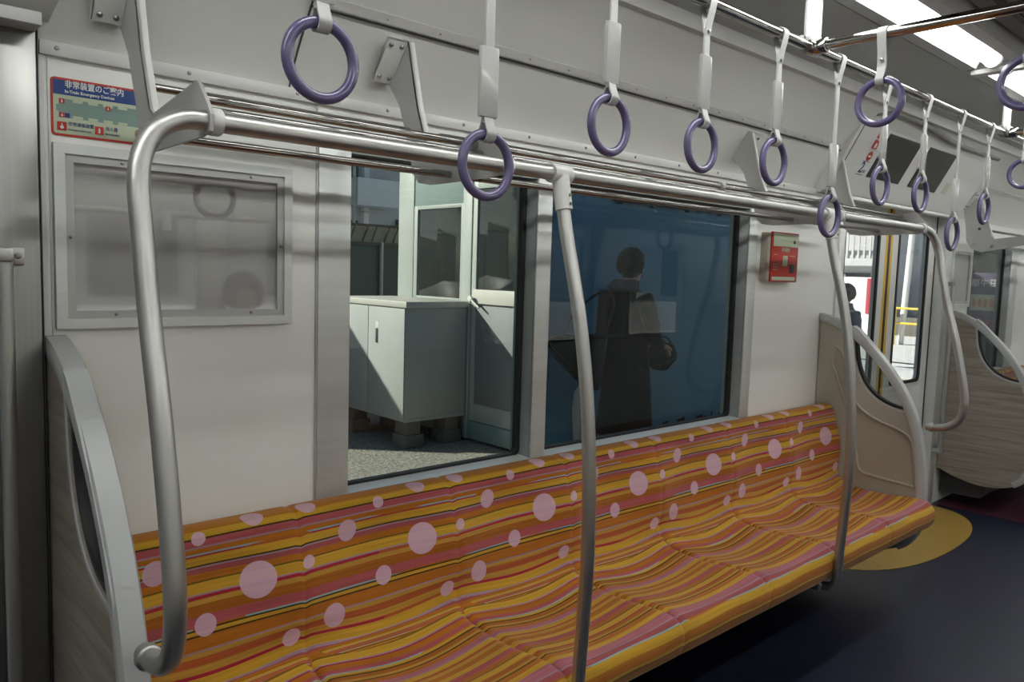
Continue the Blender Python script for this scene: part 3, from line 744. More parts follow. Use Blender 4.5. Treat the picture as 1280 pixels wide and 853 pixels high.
for X in (.905, 2.245):
    bm = NB(); lathe(bm, (X-.030, BY, BZ), [(.0215, 0), (.0225, .003), (.0225, .057), (.0215, .060)], 'x', 22)
    p0 = Vector((X, BY-.004, BZ-.005)); p1 = Vector((X, BY-.020, BZ-.085)); tube(bm, [p0, p0.lerp(p1, .5), p1], .0205, 20)
    tj = obj('tee_joint', bm, M['white'], hr, ang=50)
    screw(tj, (X-.0, BY-.037, BZ-.05), r=.004); screw(tj, (X-.0, BY-.040, BZ-.07), r=.004)
def stanchion(X, lab):
    pts = cr([(X, BY-.016, BZ-.075), (X, -.514, 1.470), (X, -.562, 1.290), (X, -.594, 1.110), (X, -.610, .93), (X, -.6155, .74), (X, -.609, .58), (X, -.602, .45), (X, -.600, .36), (X, -.590, .325), (X, -.565, .310), (X, -.51, .307)], 6)
    t = thing('stanchion_pole', lab, 'pole', (X, -.58, .3))
    bm = NB(); tube(bm, pts, .0162, 20); obj('pole', bm, M['satin'], t, ang=70)
    bm = NB(); box(bm, (X-.028, -.55, .292), (X+.028, -.50, .326), .006); obj('foot_bracket', bm, M['satin'], t)
stanchion(.905, 'curved steel pole crossing the middle of the striped bench')
stanchion(2.245, 'curved steel pole near the far end of the striped bench')

# brackets of the luggage rack
arm_poly = [(-.030, 1.868), (-.085, 1.80), (-.128, 1.70), (-.150, 1.625), (-.175, 1.602), (-.22, 1.595), (-.455, 1.598), (-.50, 1.604), (-.503, 1.630), (-.490, 1.648), (-.452, 1.688), (-.438, 1.694), (-.425, 1.690), (-.232, 1.665), (-.212, 1.676), (-.165, 1.79), (-.122, 1.952), (-.098, 1.962)]
def rack_bracket(X, parent, sg=1, arm=None):
    bm = NB(); prism(bm, arm or arm_poly, X-.003, X+.003, 'x'); b = obj('bracket', bm, M['grey'], parent)
    # front flange along the drop arm
    bm = NB(); A = [(-.122, 1.952), (-.165, 1.79), (-.212, 1.676), (-.219, 1.669)]; B = [(y+.006, z+.001) for y, z in A]
    prism(bm, A+B[::-1], X-.003 if sg > 0 else X-.014, X+.014 if sg > 0 else X+.003, 'x'); obj('flange', bm, M['white'], b)
    # screw plate lying on the cove
    d = Vector((-.62, .785)); n = Vector((-.785, -.62))
    x0, x1 = (X-.060, X-.002) if sg > 0 else (X+.002, X+.060)
    c0 = Vector((-.040, 1.863)); c1 = c0+d*.118
    bm = NB(); prism(bm, [tuple(c0+n*.001), tuple(c1+n*.001), tuple(c1+n*.009), tuple(c0+n*.009)], x0, x1, 'x')
    bmesh.ops.bevel(bm, geom=bm.edges[:], offset=.002, segments=2, affect='EDGES')
    pl = obj('screw_plate', bm, M['white'], b)
    for xx in (x0+.014, x1-.014):
        for q in (.016, .102):
            p = c0+d*q+n*.009
            bm = NB()
            rings = [(.0060, 0), (.0060, .002), (.0040, .0045), (.0012, .0055)]
            R0 = Vector((0, n.x, n.y)); a1 = Vector((1, 0, 0)); a2 = R0.cross(a1); prev = None
            for r_, h_ in rings:
                ring = [bm.verts.new(Vector((xx, p.x, p.y))+R0*h_+(a1*cos(2*pi*k/12)+a2*sin(2*pi*k/12))*r_) for k in range(12)]
                if prev:
                    for k in range(12): bm.faces.new((prev[k], prev[(k+1) % 12], ring[(k+1) % 12], ring[k]))
                prev = ring
            bm.faces.new(prev); obj('screw', bm, M['screw'], pl)
    # clamp round the handrail
    bm = NB(); lathe(bm, (X+.004*sg+(.0 if sg > 0 else -.018), BY, BZ), [(.0215, 0), (.0225, .002), (.0225, .016), (.0215, .018)], 'x', 22); box(bm, (X+.004*sg+(.0 if sg > 0 else -.018), BY-.012, BZ-.036), (X+.022*sg+(.0 if sg > 0 else .018-.0), BY+.012, BZ-.01), .003) if False else None
    c = obj('clamp', bm, M['white'], b, ang=50)
    return b
rk = thing('luggage_rack', 'steel-tube luggage rack above the windows', 'luggage rack', (1.59, -.25, 1.6))
rack_bracket(.082, rk, 1); rack_bracket(.725, rk, 1); rack_bracket(2.335, rk, -1); rack_bracket(3.090, rk, -1)
TY = [(-.13, 1.733), (-.395, 1.674), (-.415, 1.650), (-.300, 1.614), (-.205, 1.627), (-.105, 1.642)]
for (y, z) in TY:
    for (a, b) in ((.086, .755), (.815, 3.088)):
        bm = NB(); tube(bm, [(a, y, z), (a+.004, y, z), (b-.004, y, z), (b, y, z)], [.0070, .0085, .0085, .0070], 12); obj('rack_tube', bm, M['steel'], rk)
bm = NB()
for x in (1.70,): lathe(bm, (x, -.395, 1.674), [(.012, 0), (.012, .02)], 'x', 14)
obj('tube_coupling', bm, M['white'], rk)

# far bench's rack and rail
hr2 = thing('overhead_handrail', 'steel handrail ending above the farthest bench', 'handrail', (5.6, BY, .76))
L2 = [p for p in cr([(q[0]+4.945, q[1], q[2]) for q in arc_l(-.035, 1)], 6)][::-1]
bm = NB(); tube(bm, L2+[Vector((6.4, BY, BZ))], BR, 16); obj('rail', bm, M['satin'], hr2, ang=70)
rk2 = thing('luggage_rack', 'luggage rack above the farthest bench, white bracket beside the far window', 'luggage rack', (5.6, -.25, 1.6))
arm_far = [(-.030, 1.868), (-.05, 1.75), (-.06, 1.66), (-.09, 1.61), (-.15, 1.592), (-.455, 1.650), (-.50, 1.668), (-.503, 1.69), (-.49, 1.70), (-.30, 1.682), (-.215, 1.672), (-.195, 1.69), (-.17, 1.79), (-.098, 1.925), (-.070, 1.935)]
rack_bracket(4.93, rk2, 1, arm_far); rack_bracket(6.3, rk2, -1)
for (y, z) in TY:
    bm = NB(); tube(bm, [(4.92, y, z), (6.35, y, z)], .0085, 12); obj('rack_tube', bm, M['steel'], rk2)

# ------------------------------------------------------------------ strap rails, posts, straps
RY, RZ = -.65, 2.050
sr = thing('strap_rail', 'long chrome strap rail under the ceiling on the window side', 'rail', (2, RY, RZ))
bm = NB(); tube(bm, [(XL+.01, RY, RZ), (XR-.01, RY, RZ)], .0145, 16); obj('rail', bm, M['steel'], sr)
for X in (-.05, 1.735, 3.47, 5.2):
    bm = NB(); box(bm, (X-.042, RY-.005, RZ+.010), (X+.042, RY+.005, 2.225), .002); box(bm, (X-.042, RY-.02, RZ+.008), (X+.042, RY+.02, RZ+.03), .006); obj('ceiling_post', bm, M['white'], sr)
    bm = NB(); lathe(bm, (X-.035, RY, RZ), [(.0195, 0), (.021, .002), (.021, .068), (.0195, .07)], 'x', 18)
    lathe(bm, (X+.035 if False else X, RY+.0, RZ), [(.021, 0), (.021, .045), (.019, .047)], 'y', 18, -1)
    j = obj('joint', bm, M['steel'], sr, ang=50); screw(j, (X, RY-.047, RZ), r=.004)
def crossbar(X, lab):
    bm = NB(); tube(bm, [(X, RY-.03, RZ), (X, mir(RY)+.03, RZ)], .0145, 16); return obj('cross_rail', bm, M['steel'], None, lab, 'rail', group=None)
crossbar(1.735, 'chrome cross rail in front of the lamps at upper right')
crossbar(3.47, 'second chrome cross rail, farther along, at the right edge')
sr2 = thing('strap_rail', 'chrome strap rail on the aisle side opposite the windows', 'rail', (2, mir(RY), RZ))
bm = NB(); tube(bm, [(XL+.01, mir(RY), RZ), (XR-.01, mir(RY), RZ)], .0145, 16); obj('rail', bm, M['steel'], sr2)

def strap(kind, ringz, label, loc, axis='x', group='hanging straps along the rail'):
    """origin at the rail axis; axis x: hangs from a rail along x"""
    t = thing('hanging_strap', label, 'hanging strap', loc, group)
    X, Y, Z = loc
    def P(a, b, z):  # a: along rail, b: across
        return Vector((X+a, Y+b, z)) if axis == 'x' else Vector((X+b, Y+a, z))
    zr = ringz; ringtop = zr+.065
    # webbing: a loop over the rail, two layers joining below
    def band(path, w0, w1=None, th=.0022):
        bm = NB(); w1 = w1 or w0; rows = []
        n = len(path)
        for i, (b, z) in enumerate(path):
            w = w0+(w1-w0)*i/(n-1)
            j0, j1 = max(i-1, 0), min(i+1, n-1)
            tv = Vector((path[j1][0]-path[j0][0], path[j1][1]-path[j0][1])).normalized(); nn = Vector((-tv.y, tv.x))*th/2
            rows.append([bm.verts.new(P(-w/2, b+nn.x, z+nn.y)), bm.verts.new(P(w/2, b+nn.x, z+nn.y)), bm.verts.new(P(w/2, b-nn.x, z-nn.y)), bm.verts.new(P(-w/2, b-nn.x, z-nn.y))])
        for i in range(n-1):
            for k in range(4): bm.faces.new((rows[i][k], rows[i][(k+1) % 4], rows[i+1][(k+1) % 4], rows[i+1][k]))
        bm.faces.new(rows[0]); bm.faces.new(rows[-1][::-1]); return bm
    R = .0165
    zs = Z-.075
    loop = [(.002, zs), (.004, Z-.055), (.010, Z-.030)]+[(R*cos(radians(a)), Z+R*sin(radians(a))) for a in range(-20, 201, 20)]+[(-.010, Z-.030), (-.004, Z-.055), (-.002, zs)]
    obj('rail_loop', band(loop, .024), M['strap'], t, ang=60)
    pin = NB(); lathe(pin, P(0, -.004, zs+.006), [(.0045, 0), (.0045, .003), (.002, .004)], 'y' if axis == 'x' else 'x', 12, -1); obj('rivet', pin, M['screw'], t)
    if kind == 'short':
        obj('belt', band([(0, zs+.012), (0, ringtop+.01)], .024, .026, .005), M['strap'], t)
    else:
        stp = {'mid': ringtop+.150, 'long': ringtop+.150}[kind]
        obj('belt', band([(0, zs+.012), (0, ringtop+.012)], .020, .022, .005), M['strap'], t)
        bm = NB(); a, b = P(-.0215, -.0055, ringtop+.022), P(.0215, .0055, stp)
        lo = Vector((min(a.x, b.x), min(a.y, b.y), min(a.z, b.z))); hi = Vector((max(a.x, b.x), max(a.y, b.y), max(a.z, b.z)))
        box(bm, lo, hi, .003); obj('sleeve', bm, M['sleeve'] if kind == 'mid' else M['sleeve_w'], t)
    # tongue round the ring
    rr = .0095
    lp = [(.001, ringtop+.026), (.007, ringtop+.008)]+[((rr+.004)*cos(radians(a)), zr+.056+(rr+.004)*sin(radians(a))) for a in (20, 0, -30, -60, -90, -120, -150, -180, -200)]+[(-.007, ringtop+.008), (-.001, ringtop+.026)]
    obj('ring_tongue', band(lp, .022, .022, .003), M['strap'], t, ang=60)
    bm = NB(); torus(bm, (X, Y, zr), .0575, .0092, 'y' if axis == 'x' else 'x'); obj('grip_ring', bm, M['purple'], t, ang=80)
    return t
x0s, dx = .195, .3425
sh_ = strap('mid', 1.711, 'purple ring strap hanging at the upper left, nearest the camera', (x0s, RY, RZ))
lg_ = strap('long', 1.588, 'long strap with low purple ring left of the middle pole', (x0s+dx, RY, RZ))
labs = {2: 'purple ring strap high above the top of the middle pole', 3: 'purple ring strap second to the right of the middle pole top', 4: 'purple ring strap third to the right of the middle pole, over a rack bracket',
        5: 'long strap with low purple ring in front of the second pole joint', 6: 'purple ring strap overlapping the first screen', 7: 'purple ring strap overlapping the lower corner of the second screen',
        8: 'long strap with low purple ring beside the far poster frame', 9: 'purple ring strap over the far window, just right of the low one', 10: 'purple ring strap partly cut by the right edge of the photo',
        -1: 'purple ring strap just outside the left edge'}
for n in (2, 3, 4, 6, 7, 9):
    dup(sh_, None, (x0s+n*dx, RY, RZ), labs[n])
for n in (5, 8): dup(lg_, None, (x0s+n*dx, RY, RZ), labs[n])
cs_ = strap('short', 1.872, 'large-looking purple ring strap on the cross rail in front of the lamps', (1.735, -.852, RZ), 'y', 'short straps on the cross rails')
dup(cs_, None, (1.735, -1.195, RZ), 'purple ring strap on the cross rail, cut by the right edge of the photo')
dup(cs_, None, (3.47, -.735, RZ), 'small purple ring strap on the second, farther cross rail at the right edge')

# ------------------------------------------------------------------ lamps
def lamp(x0, x1, yc, lab):
    t = thing('ceiling_lamp', lab, 'ceiling lamp', ((x0+x1)/2, yc, 2.2), 'lamp strips in the ceiling')
    bm = NB(); prism(bm, [(yc-.105, 2.195), (yc-.062, 2.195), (yc-.040, 2.240), (yc+.040, 2.240), (yc+.062, 2.195), (yc+.105, 2.195), (yc+.105, 2.259), (yc-.105, 2.259)], x0, x1, 'x'); obj('reflector', bm, M['reflector'], t)
    bm = NB(); tube(bm, [(x0+.03, yc, 2.212), (x1-.03, yc, 2.212)], .024, 16); obj('lamp_tube', bm, M['tube'], t)
    for xx in (x0+.012, x1-.032):
        bm = NB(); lathe(bm, (xx, yc, 2.212), [(.028, 0), (.030, .003), (.030, .018), (.026, .02)], 'x', 18); obj('tube_socket', bm, M['grey'], t)
    return t
lamp(.05, 2.86, -.775, 'bright fluorescent strip at the upper right corner of the photo')
lamp(2.96, 5.3, -.775, 'second fluorescent strip farther along, partly behind the white post')
lamp(-1.5, -.05, -.775, 'fluorescent strip above the near doorway, outside the photo'); lamp(5.4, 7.5, -.775, 'fluorescent strip at the far end of the carriage')
for a, b, l in ((-1.5, -.05, 'near doorway'), (.05, 2.86, 'opposite bench'), (2.96, 5.3, 'opposite far door'), (5.4, 7.5, 'opposite far end')):
    lamp(a, b, mir(-.775), 'fluorescent strip in the ceiling above the '+l)
bm = NB(); box(bm, (2.875, -1.02, 2.178), (2.925, -.69, 2.196), .003); lb = obj('ceiling_cross_strip', bm, M['white'], None, 'white metal strip crossing the ceiling at the lamp end', 'ceiling strip')
bm = NB(); box(bm, (2.885, -.82, 2.172), (2.915, -.79, 2.1785), .001); obj('clip', bm, M['screw'], lb)

# ------------------------------------------------------------------ screen housing above the far door
hs = thing('door_display_housing', 'white slanted housing with two dark screens above the far door', 'display unit', (3.9, -.1, 1.81))
d_ = Vector((-.10, .185)).normalized(); n_ = Vector((-d_.y, d_.x)).normalized()*1
pb = Vector((-.060, 1.822)); pt = pb+d_*.335
bm = NB(); prism(bm, [(-.002, 1.80), (-.045, 1.80), tuple(pb), tuple(pt), (pt.x+.0, pt.y+.02), (-.10, 2.03), (-.002, 1.86)], 3.07, 4.80, 'x')
bmesh.ops.bevel(bm, geom=[e for e in bm.edges if abs(e.verts[0].co.x-e.verts[1].co.x) > 1], offset=.008, segments=2, affect='EDGES'); hb = obj('housing', bm, M['white'], hs)
def on(x, s_, h_=.0):   # point on the slanted face
    p = pb+d_*s_; o = Vector((-d_.y, d_.x)); o = o if o.x < 0 else -o
    return Vector((x, p.x+o.x*h_, p.y+o.y*h_))
def face_box(x0, x1, s0, s1, h0, h1):
    bm = NB(); vs = [bm.verts.new(on(x, s_, h_)) for h_ in (h0, h1) for s_ in (s0, s1) for x in (x0, x1)]
    for q in ((0, 1, 3, 2), (4, 6, 7, 5), (0, 4, 5, 1), (2, 3, 7, 6), (0, 2, 6, 4), (1, 5, 7, 3)): bm.faces.new([vs[i] for i in q])
    return bm
for a, b in ((3.385, 3.745), (3.875, 4.235)):
    obj('screen_bezel', face_box(a-.006, b+.006, .080, .298, .0, .003), M['dark'], hs); obj('screen', face_box(a, b, .086, .292, .003, .005), M['screen'], hs)
ux = Vector((1, 0, 0)); uu = Vector((0, d_.x, d_.y))
for k, s_ in enumerate((.285, .235, .175)):
    bm = face_box(3.275, 3.325, s_-.024, s_+.018, .0, .002) if k != 2 else NB()
    if k == 2:
        vs = [bm.verts.new(on(3.300+.025*cos(a*pi/8), s_+.024*sin(a*pi/8), .002)) for a in range(16)]; bm.faces.new(vs)
    ri = obj('red_icon', bm, M['red'], hs)
    bm = NB()
    if k < 2:
        obj('pictogram', face_box(3.292, 3.308, s_-.018, s_+.004, .002, .003), M['whitep'], ri)
    else: 
        bm.free(); obj('pictogram', face_box(3.288, 3.312, s_-.004, s_+.004, .002, .0035), M['whitep'], ri)
obj('number_plate_line', face_box(3.268, 3.335, .147, .150, .0, .001), M['navyp'], hs); obj('number_plate_line', face_box(3.268, 3.335, .082, .085, .0, .001), M['navyp'], hs)
text('car_number', '2', .075, M['navyp'], hs, on(3.272, .116, .001), (1, 0, 0), uu, bold=.0012)
text('car_suffix', '号車', .017, M['navyp'], hs, on(3.308, .100, .001), (1, 0, 0), uu)
obj('notice_sticker', face_box(4.33, 4.40, .085, .150, .0, .0008), M['cream'], hs); 
obj('housing_joint', face_box(3.100, 3.106, .0, .33, .0, .001), M['dark'], hs)
bm = NB(); tube(bm, cr([(3.13, -.235, 2.135), (3.25, -.262, 2.150), (3.6, -.272, 2.145), (4.0, -.250, 2.125), (4.4, -.235, 2.125), (4.8, -.235, 2.13)], 6), .014, 10); obj('upper_moulding', bm, M['duct'], hs, ang=70)
bm = NB(); box(bm, (3.36, -.05, 1.785), (4.80, -.002, 1.801), .002); obj('door_track_cover', bm, M['alu'], hs)

# ------------------------------------------------------------------ opposite side (seen in the reflections)
xc = 1.59
r = dup(b1, None, label='orange striped bench on the opposite side, reflected in the windows', rz=pi); r.location = (ORG[b1].x, W+.3, 0)
for p_, l_ in ((pL, 'end panel of the opposite bench nearest the camera'), (pR, 'end panel of the opposite bench beside the far opposite door')):
    q = dup(p_, None, label=l_, rz=pi); q.location = (2*xc-ORG[p_].x, W+.25, .16)
q = dup(hr, None, label='handrail above the opposite bench, reflected in the windows', rz=pi); q.location = (hr.location.x, W-BY, .76)

# ------------------------------------------------------------------ outside: ground
GZ = -.20
bm = NB(); box(bm, (-14, .11, GZ-.1), (8.2, 40, GZ)); obj('gravel_bed', bm, M['gravel'], None, 'grey gravel ground outside the left window', 'gravel', kind='stuff')
bm = NB(); box(bm, (8.2, .11, GZ-.1), (70, 60, GZ+.001)); obj('platform_ground', bm, M['platform'], None, 'bright sunlit paving seen through the far door', 'paving', kind='structure')
bm = NB(); box(bm, (-14, -40, GZ-.1), (60, W-.12, GZ)); obj('opposite_ground', bm, M['platform'], None, 'paving beyond the opposite windows', 'paving', kind='structure')
for k, (a, b) in enumerate(((16.5, 16.9), (20.6, 20.9))):
    pass
# pebbles
# ------------------------------------------------------------------ cabinet
cb = thing('storage_cabinet', 'pale metal storage cabinet on blocks beside the booth', 'cabinet', (3.82, 4.3, GZ))
cx0, cx1, cy0, cy1, cz0, cz1 = 3.46, 4.13, 3.82, 5.0, .04, 1.045
bm = NB(); box(bm, (cx0, cy0, cz0), (cx1, cy1, cz1), .006); obj('body', bm, M['cab'], cb)
bm = NB(); box(bm, (cx0-.02, cy0-.025, cz1), (cx1, cy1+.02, cz1+.055), .006); obj('top', bm, M['cabtop'], cb)
for a, b in ((cy0+.01, 4.405), (4.415, cy1-.01)):
    bm = NB(); box(bm, (cx0-.012, a, cz0+.03), (cx0, b, cz1-.01), .003); obj('door', bm, M['cab'], cb)
bm = NB(); box(bm, (cx0-.014, 4.235, .70), (cx0-.011, 4.285, .90), .002); obj('lock_plate', bm, M['alu'], cb)
bm = NB(); box(bm, (cx0-.020, 4.245, .71), (cx0-.013, 4.275, .84), .002); obj('handle', bm, M['dark'], cb)
bm = NB(); box(bm, (cx0-.004, cy0-.004, cz0), (cx1, cy0+.002, cz0+.03)); obj('kick_strip', bm, M['cab'], cb)
for k, (x, y) in enumerate(((3.52, 3.92), (3.95, 3.92), (3.52, 4.8), (3.95, 4.8))):
    bm = NB(); box(bm, (x-.05, y-.10, GZ+.001), (x+.15, y+.10, GZ+.12), .008); box(bm, (x-.03, y-.09, GZ+.12), (x+.12, y+.09, cz0-.001), .006)
    obj('concrete_block', bm, M['block'], None, ['grey concrete block pile under the near left corner of the cabinet', 'grey concrete block pile under the near right corner of the cabinet', 'grey concrete block pile under the back left corner of the cabinet', 'grey concrete block pile under the back right corner of the cabinet'][k], 'block', 'blocks under the cabinet')

# ------------------------------------------------------------------ booth
bt = thing('platform_booth', 'teal booth with glazed door and a long blue side wall', 'booth', (5.8, 3.8, GZ))
bx0, bx1, by0, by1, bz1 = 4.16, 7.6, 2.79, 4.98, 2.75
bm = NB(); box(bm, (bx0+.03, by0+.03, GZ+.02), (bx1, by1, bz1)); obj('body', bm, M['teal'], bt)
# -x face pieces
def bf(name, y0, y1, z0, z1, m, d=.0, th=.03, bev=.003, par=None):
    bm = NB(); box(bm, (bx0-d, y0, z0), (bx0-d+th, y1, z1), bev); return obj(name, bm, m, par or bt)
bf('corner_post', 4.72, by1, GZ+.02, bz1, M['doorframe'], .010)
bf('lower_panel', 3.93, 4.72, GZ+.02, 1.09, M['teal'])
wf = bf('window_pane', 3.97, 4.66, 1.12, 1.965, M['bglass'], -.005, .02)
for (a, b, c, d) in ((3.93, 3.97, 1.08, 2.0), (4.66, 4.72, 1.08, 2.0), (3.97, 4.66, 1.08, 1.12), (3.97, 4.66, 1.965, 2.0)): bf('window_frame', a, b, c, d, M['doorframe'], .004, .03, .002, wf)
bf('upper_panel', 3.80, 4.72, 2.0, bz1, M['teal'])
bf('door_post', 3.80, 3.93, GZ+.02, 2.20, M['doorframe'], .014)
bf('door_post', 2.79, 2.98, GZ+.02, 2.20, M['doorframe'], .014)
bf('upper_panel', 2.79, 3.80, 2.20, bz1, M['teal'])
dr = thing('booth_door', None, None, (0, 0, 0)); dr.parent = bt; dr.location = (0, 0, 0); dr.location = Vector((0, 0, 0))-ORG[bt]; ORG[dr] = Vector((0, 0, 0))
bf('glass_panel', 3.06, 3.73, 1.22, 2.12, M['bglass'], -.004, .02, par=dr)
for (a, b, c, d) in ((2.99, 3.06, .0, 2.19), (3.73, 3.79, .0, 2.19), (3.06, 3.73, 2.12, 2.19)): bf('stile', a, b, c, d, M['doorframe'], .006, .03, .003, dr)
bf('mid_rail', 3.0, 3.76, 1.085, 1.215, M['cabtop'], .022, .03, .004, dr)
bf('lower_panel', 3.06, 3.73, .16, 1.085, M['doorgrey'], -.002, .02, par=dr)
bf('bottom_rail', 3.06, 3.73, .0, .16, M['doorframe'], .004, .03, .003, dr)
bf('kick_plate', 2.99, 3.79, GZ+.03, -.005, M['teal'], .012, .03, .003, dr)
bm = NB(); lathe(bm, (bx0-.006, 3.745, 1.13), [(.022, 0), (.016, .01), (.012, .03), (.028, .045), (.026, .062)], 'x', 16, -1); tube(bm, [(bx0-.055, 3.745, 1.13), (bx0-.058, 3.70, 1.10), (bx0-.058, 3.62, 1.05)], .010, 10); obj('door_handle', bm, M['alu'], dr)
# blue side wall facing the train
bm = NB(); box(bm, (bx0-.012, by0, -.075), (bx1, by0+.03, bz1)); obj('blue_wall', bm, M['bluew'], bt)
bm = NB(); box(bm, (bx0+.012, by0-.003, -.105), (bx1, by0+.028, -.065))
for k in range(110):
    x = bx0+.05+random.random()*3.3; w_ = .01+random.random()*.05; h_ = random.random()**2*.05
    box(bm, (x, by0-.002, -.075), (x+w_, by0+.001, -.065+h_))
obj('rusty_edge', bm, M['rust'], bt)
bm = NB(); box(bm, (bx0+.02, by0+.01, GZ+.02), (bx1, by0+.03, -.10)); obj('plinth', bm, M['dark'], bt)
bm = NB(); tube(bm, [(4.9, by0-.03, 2.04), (7.35, by0-.03, 2.04)], .016, 10)
for x in (5.0, 5.45, 6.0, 6.55, 7.1): box(bm, (x-.012, by0-.045, 2.01), (x+.012, by0, 2.07))
obj('conduit', bm, M['dark'], bt)
bm = NB(); prism(bm, [(bx0-.12, bz1), (bx1+.1, bz1), (bx1+.1, bz1+.07), (bx0-.12, bz1+.07)], by0, by1+.12, 'y'); obj('roof', bm, M['grey'], bt)

# ------------------------------------------------------------------ unseen sun blocker, added to shade the carriage windows
cn = thing('sun_blocker', 'unseen grey blocks added to keep direct sun off the carriage', 'sun_blocker', (-8, 7, GZ))
bm = NB(); box(bm, (-16, 6.2, 4.3), (-1.1, 8.2, 8.2)); obj('upper_blocker', bm, M['blocker'], cn)
bm = NB(); box(bm, (-16, 6.4, GZ), (-3.4, 8.0, 4.3)); obj('lower_blocker', bm, M['blocker'], cn)

# ------------------------------------------------------------------ fence, truss, building
fn = thing('sheet_fence', 'smoky dark fence with a brown lattice rail behind the cabinet', 'fence', (4.5, 6.6, GZ))
for k in range(9):
    x = 1.2+k*.95
    bm = NB(); box(bm, (x, 6.6, GZ), (x+.93, 6.62, 1.66), .003); obj('sheet', bm, M['fence'], fn)
    bm = NB(); box(bm, (x-.03, 6.56, GZ), (x+.0, 6.64, 1.70), .003); obj('fence_post', bm, M['pipe'], fn)
bm = NB(); box(bm, (1, 6.57, 1.655), (10, 6.63, 1.69)); box(bm, (1, 6.62, 1.885), (10, 6.66, 1.915)); box(bm, (1, 6.57, .62), (10, 6.63, .66)); obj('rail', bm, M['truss'], fn)
bm = NB(); box(bm, (1, 6.70, 1.69), (10, 6.72, 1.89)); obj('backing_board', bm, M['trussb'], fn)
bm = NB()
for k in range(60):
    x = 1+k*.155
    if k % 2: tube(bm, [(x, 6.64, 1.69), (x+.07, 6.64, 1.89)], .011, 6)
    else: tube(bm, [(x+.02, 6.64, 1.69), (x+.10, 6.64, 1.89)], .014, 6)
obj('lattice', bm, M['truss'], fn)

bm = NB(); box(bm, (.62, 6.58, GZ), (2.6, 6.64, 2.27), .005); obj('shadow_board', bm, M['fence'], fn)  # unseen panel, added so its shadow edge crosses the cabinet side

bd = thing('apartment_building', 'grey white apartment block with balconies behind the fence', 'building', (10, 15, GZ))
bm = NB(); box(bm, (2, 14.6, GZ), (13, 20, 5.6)); obj('wall', bm, M['bldg'], bd)
for fl in range(2):
    z = .2+fl*2.75
    for k, xx in enumerate((6.7, 9.06)):
        wd = 1.25 if k < 2 else 2.4
        bm = NB(); box(bm, (xx, 13.9, 2.78+(fl-1)*2.75), (xx+wd, 14.6, 3.38+(fl-1)*2.75+.02), .01); obj('balcony', bm, M['bldgd'], bd)
        bm = NB(); box(bm, (xx+.05, 14.57, .4+fl*2.75-.25), (xx+.42, 14.62, 2.72+fl*2.75-.25)); wn = obj('window', bm, M['bwin'], bd)
        bm = NB(); box(bm, (xx+.50, 14.45, .2+fl*2.75-.25), (xx+.64, 14.6, 2.9+fl*2.75-.25)); obj('pillar', bm, M['bldgd'], bd)
for xx in (8.99, 10.40):
    bm = NB(); tube(bm, [(xx, 13.95, GZ), (xx, 13.95, 5.5)], .035, 8); obj('drain_pipe', bm, M['pipe'], bd)
bm = NB()
for z in range(6): box(bm, (10.55, 14.5, .3+z*.9), (10.75, 14.6, .75+z*.9))
obj('side_window', bm, M['bwin'], bd)

# ------------------------------------------------------------------ street seen through the far door
b4 = thing('apartment_building', 'cream apartment block with railed balcony seen through the far door', 'building', (25, 15, GZ))
bm = NB(); box(bm, (24, 8.2, GZ), (36, 16, 6)); obj('wall', bm, M['bldg'], b4)
for z in (1.85, 4.6):
    bm = NB(); box(bm, (22.9, 8.1, z), (24, 16, z+.22)); obj('balcony_slab', bm, M['bldg'], b4)
    bm = NB()
    for k in range(46): box(bm, (22.9, 8.1+k*.17, z+.2), (22.94, 8.16+k*.17, z+1.25))
    for k in range(6): box(bm, (22.9+k*.17, 8.1, z+.2), (22.96+k*.17, 8.14, z+1.25))
    box(bm, (22.88, 8.08, z+1.22), (22.97, 16, z+1.3)); box(bm, (22.97, 8.08, z+1.22), (24, 8.16, z+1.3)); obj('railing', bm, M['bldg'], b4)
for k in range(4):
    bm = NB(); box(bm, (23.95, 8.7+k*1.7, .4), (24.02, 9.6+k*1.7, 1.65)); obj('window', bm, M['bwin'], b4)
pl = thing('utility_pole', 'white utility pole seen through the right leaf of the far door', 'pole', (20.6, 6.23, GZ))
bm = NB(); tube(bm, [(20.6, 6.36, GZ), (20.6, 6.12, 6.5)], .075, 14); obj('shaft', bm, M['bldgd'], pl)
bm = NB(); box(bm, (20.5, 5.6, 4.7), (20.6, 6.9, 4.8)); obj('cross_arm', bm, M['dark'], pl)
yr = thing('street_railing', 'yellow tube railing beyond the far door', 'railing', (20, 6, GZ))
for k in range(4):
    y = 6.42-k*1.0
    bm = NB(); tube(bm, [(20.3, y, GZ), (20.3, y, .74)], .035, 8); obj('post', bm, M['yrail'], yr)
for z in (.74, .36):
    bm = NB(); tube(bm, [(20.3, 6.42, z), (20.3, 3.4, z)], .03, 8); obj('rail', bm, M['yrail'], yr)
bm = NB(); box(bm, (24, 3, GZ), (24.3, 11, .35), .02); obj('low_wall', bm, M['block'], None, 'low brown wall behind the yellow railing', 'wall')
bh = thing('hedge', 'dark shrubs behind the yellow railing', 'shrub', (26, 6, GZ))
bm = NB()
for k in range(26):
    c = Vector((25.5+random.random()*1.6, 2.2+random.random()*5.0, .2+random.random()*1.3)); s_ = .35+random.random()*.4
    q = bmesh.ops.create_icosphere(bm, subdivisions=2, radius=s_)
    for v in q['verts']: v.co = v.co*(1+.25*(random.random()-.5))+c
obj('foliage', bm, M['green'], bh, ang=10)
pb_ = thing('post_box', 'small grey post standing on the paving left of the yellow railing', 'post', (20.2, 6.52, GZ))
bm = NB(); tube(bm, [(20.2, 6.62, GZ), (20.2, 6.62, .3)], .06, 10); obj('post', bm, M['pipe'], pb_)
bm = NB(); box(bm, (20.05, 6.48, .30), (20.35, 6.74, .75), .03); obj('box', bm, M['dark'], pb_)
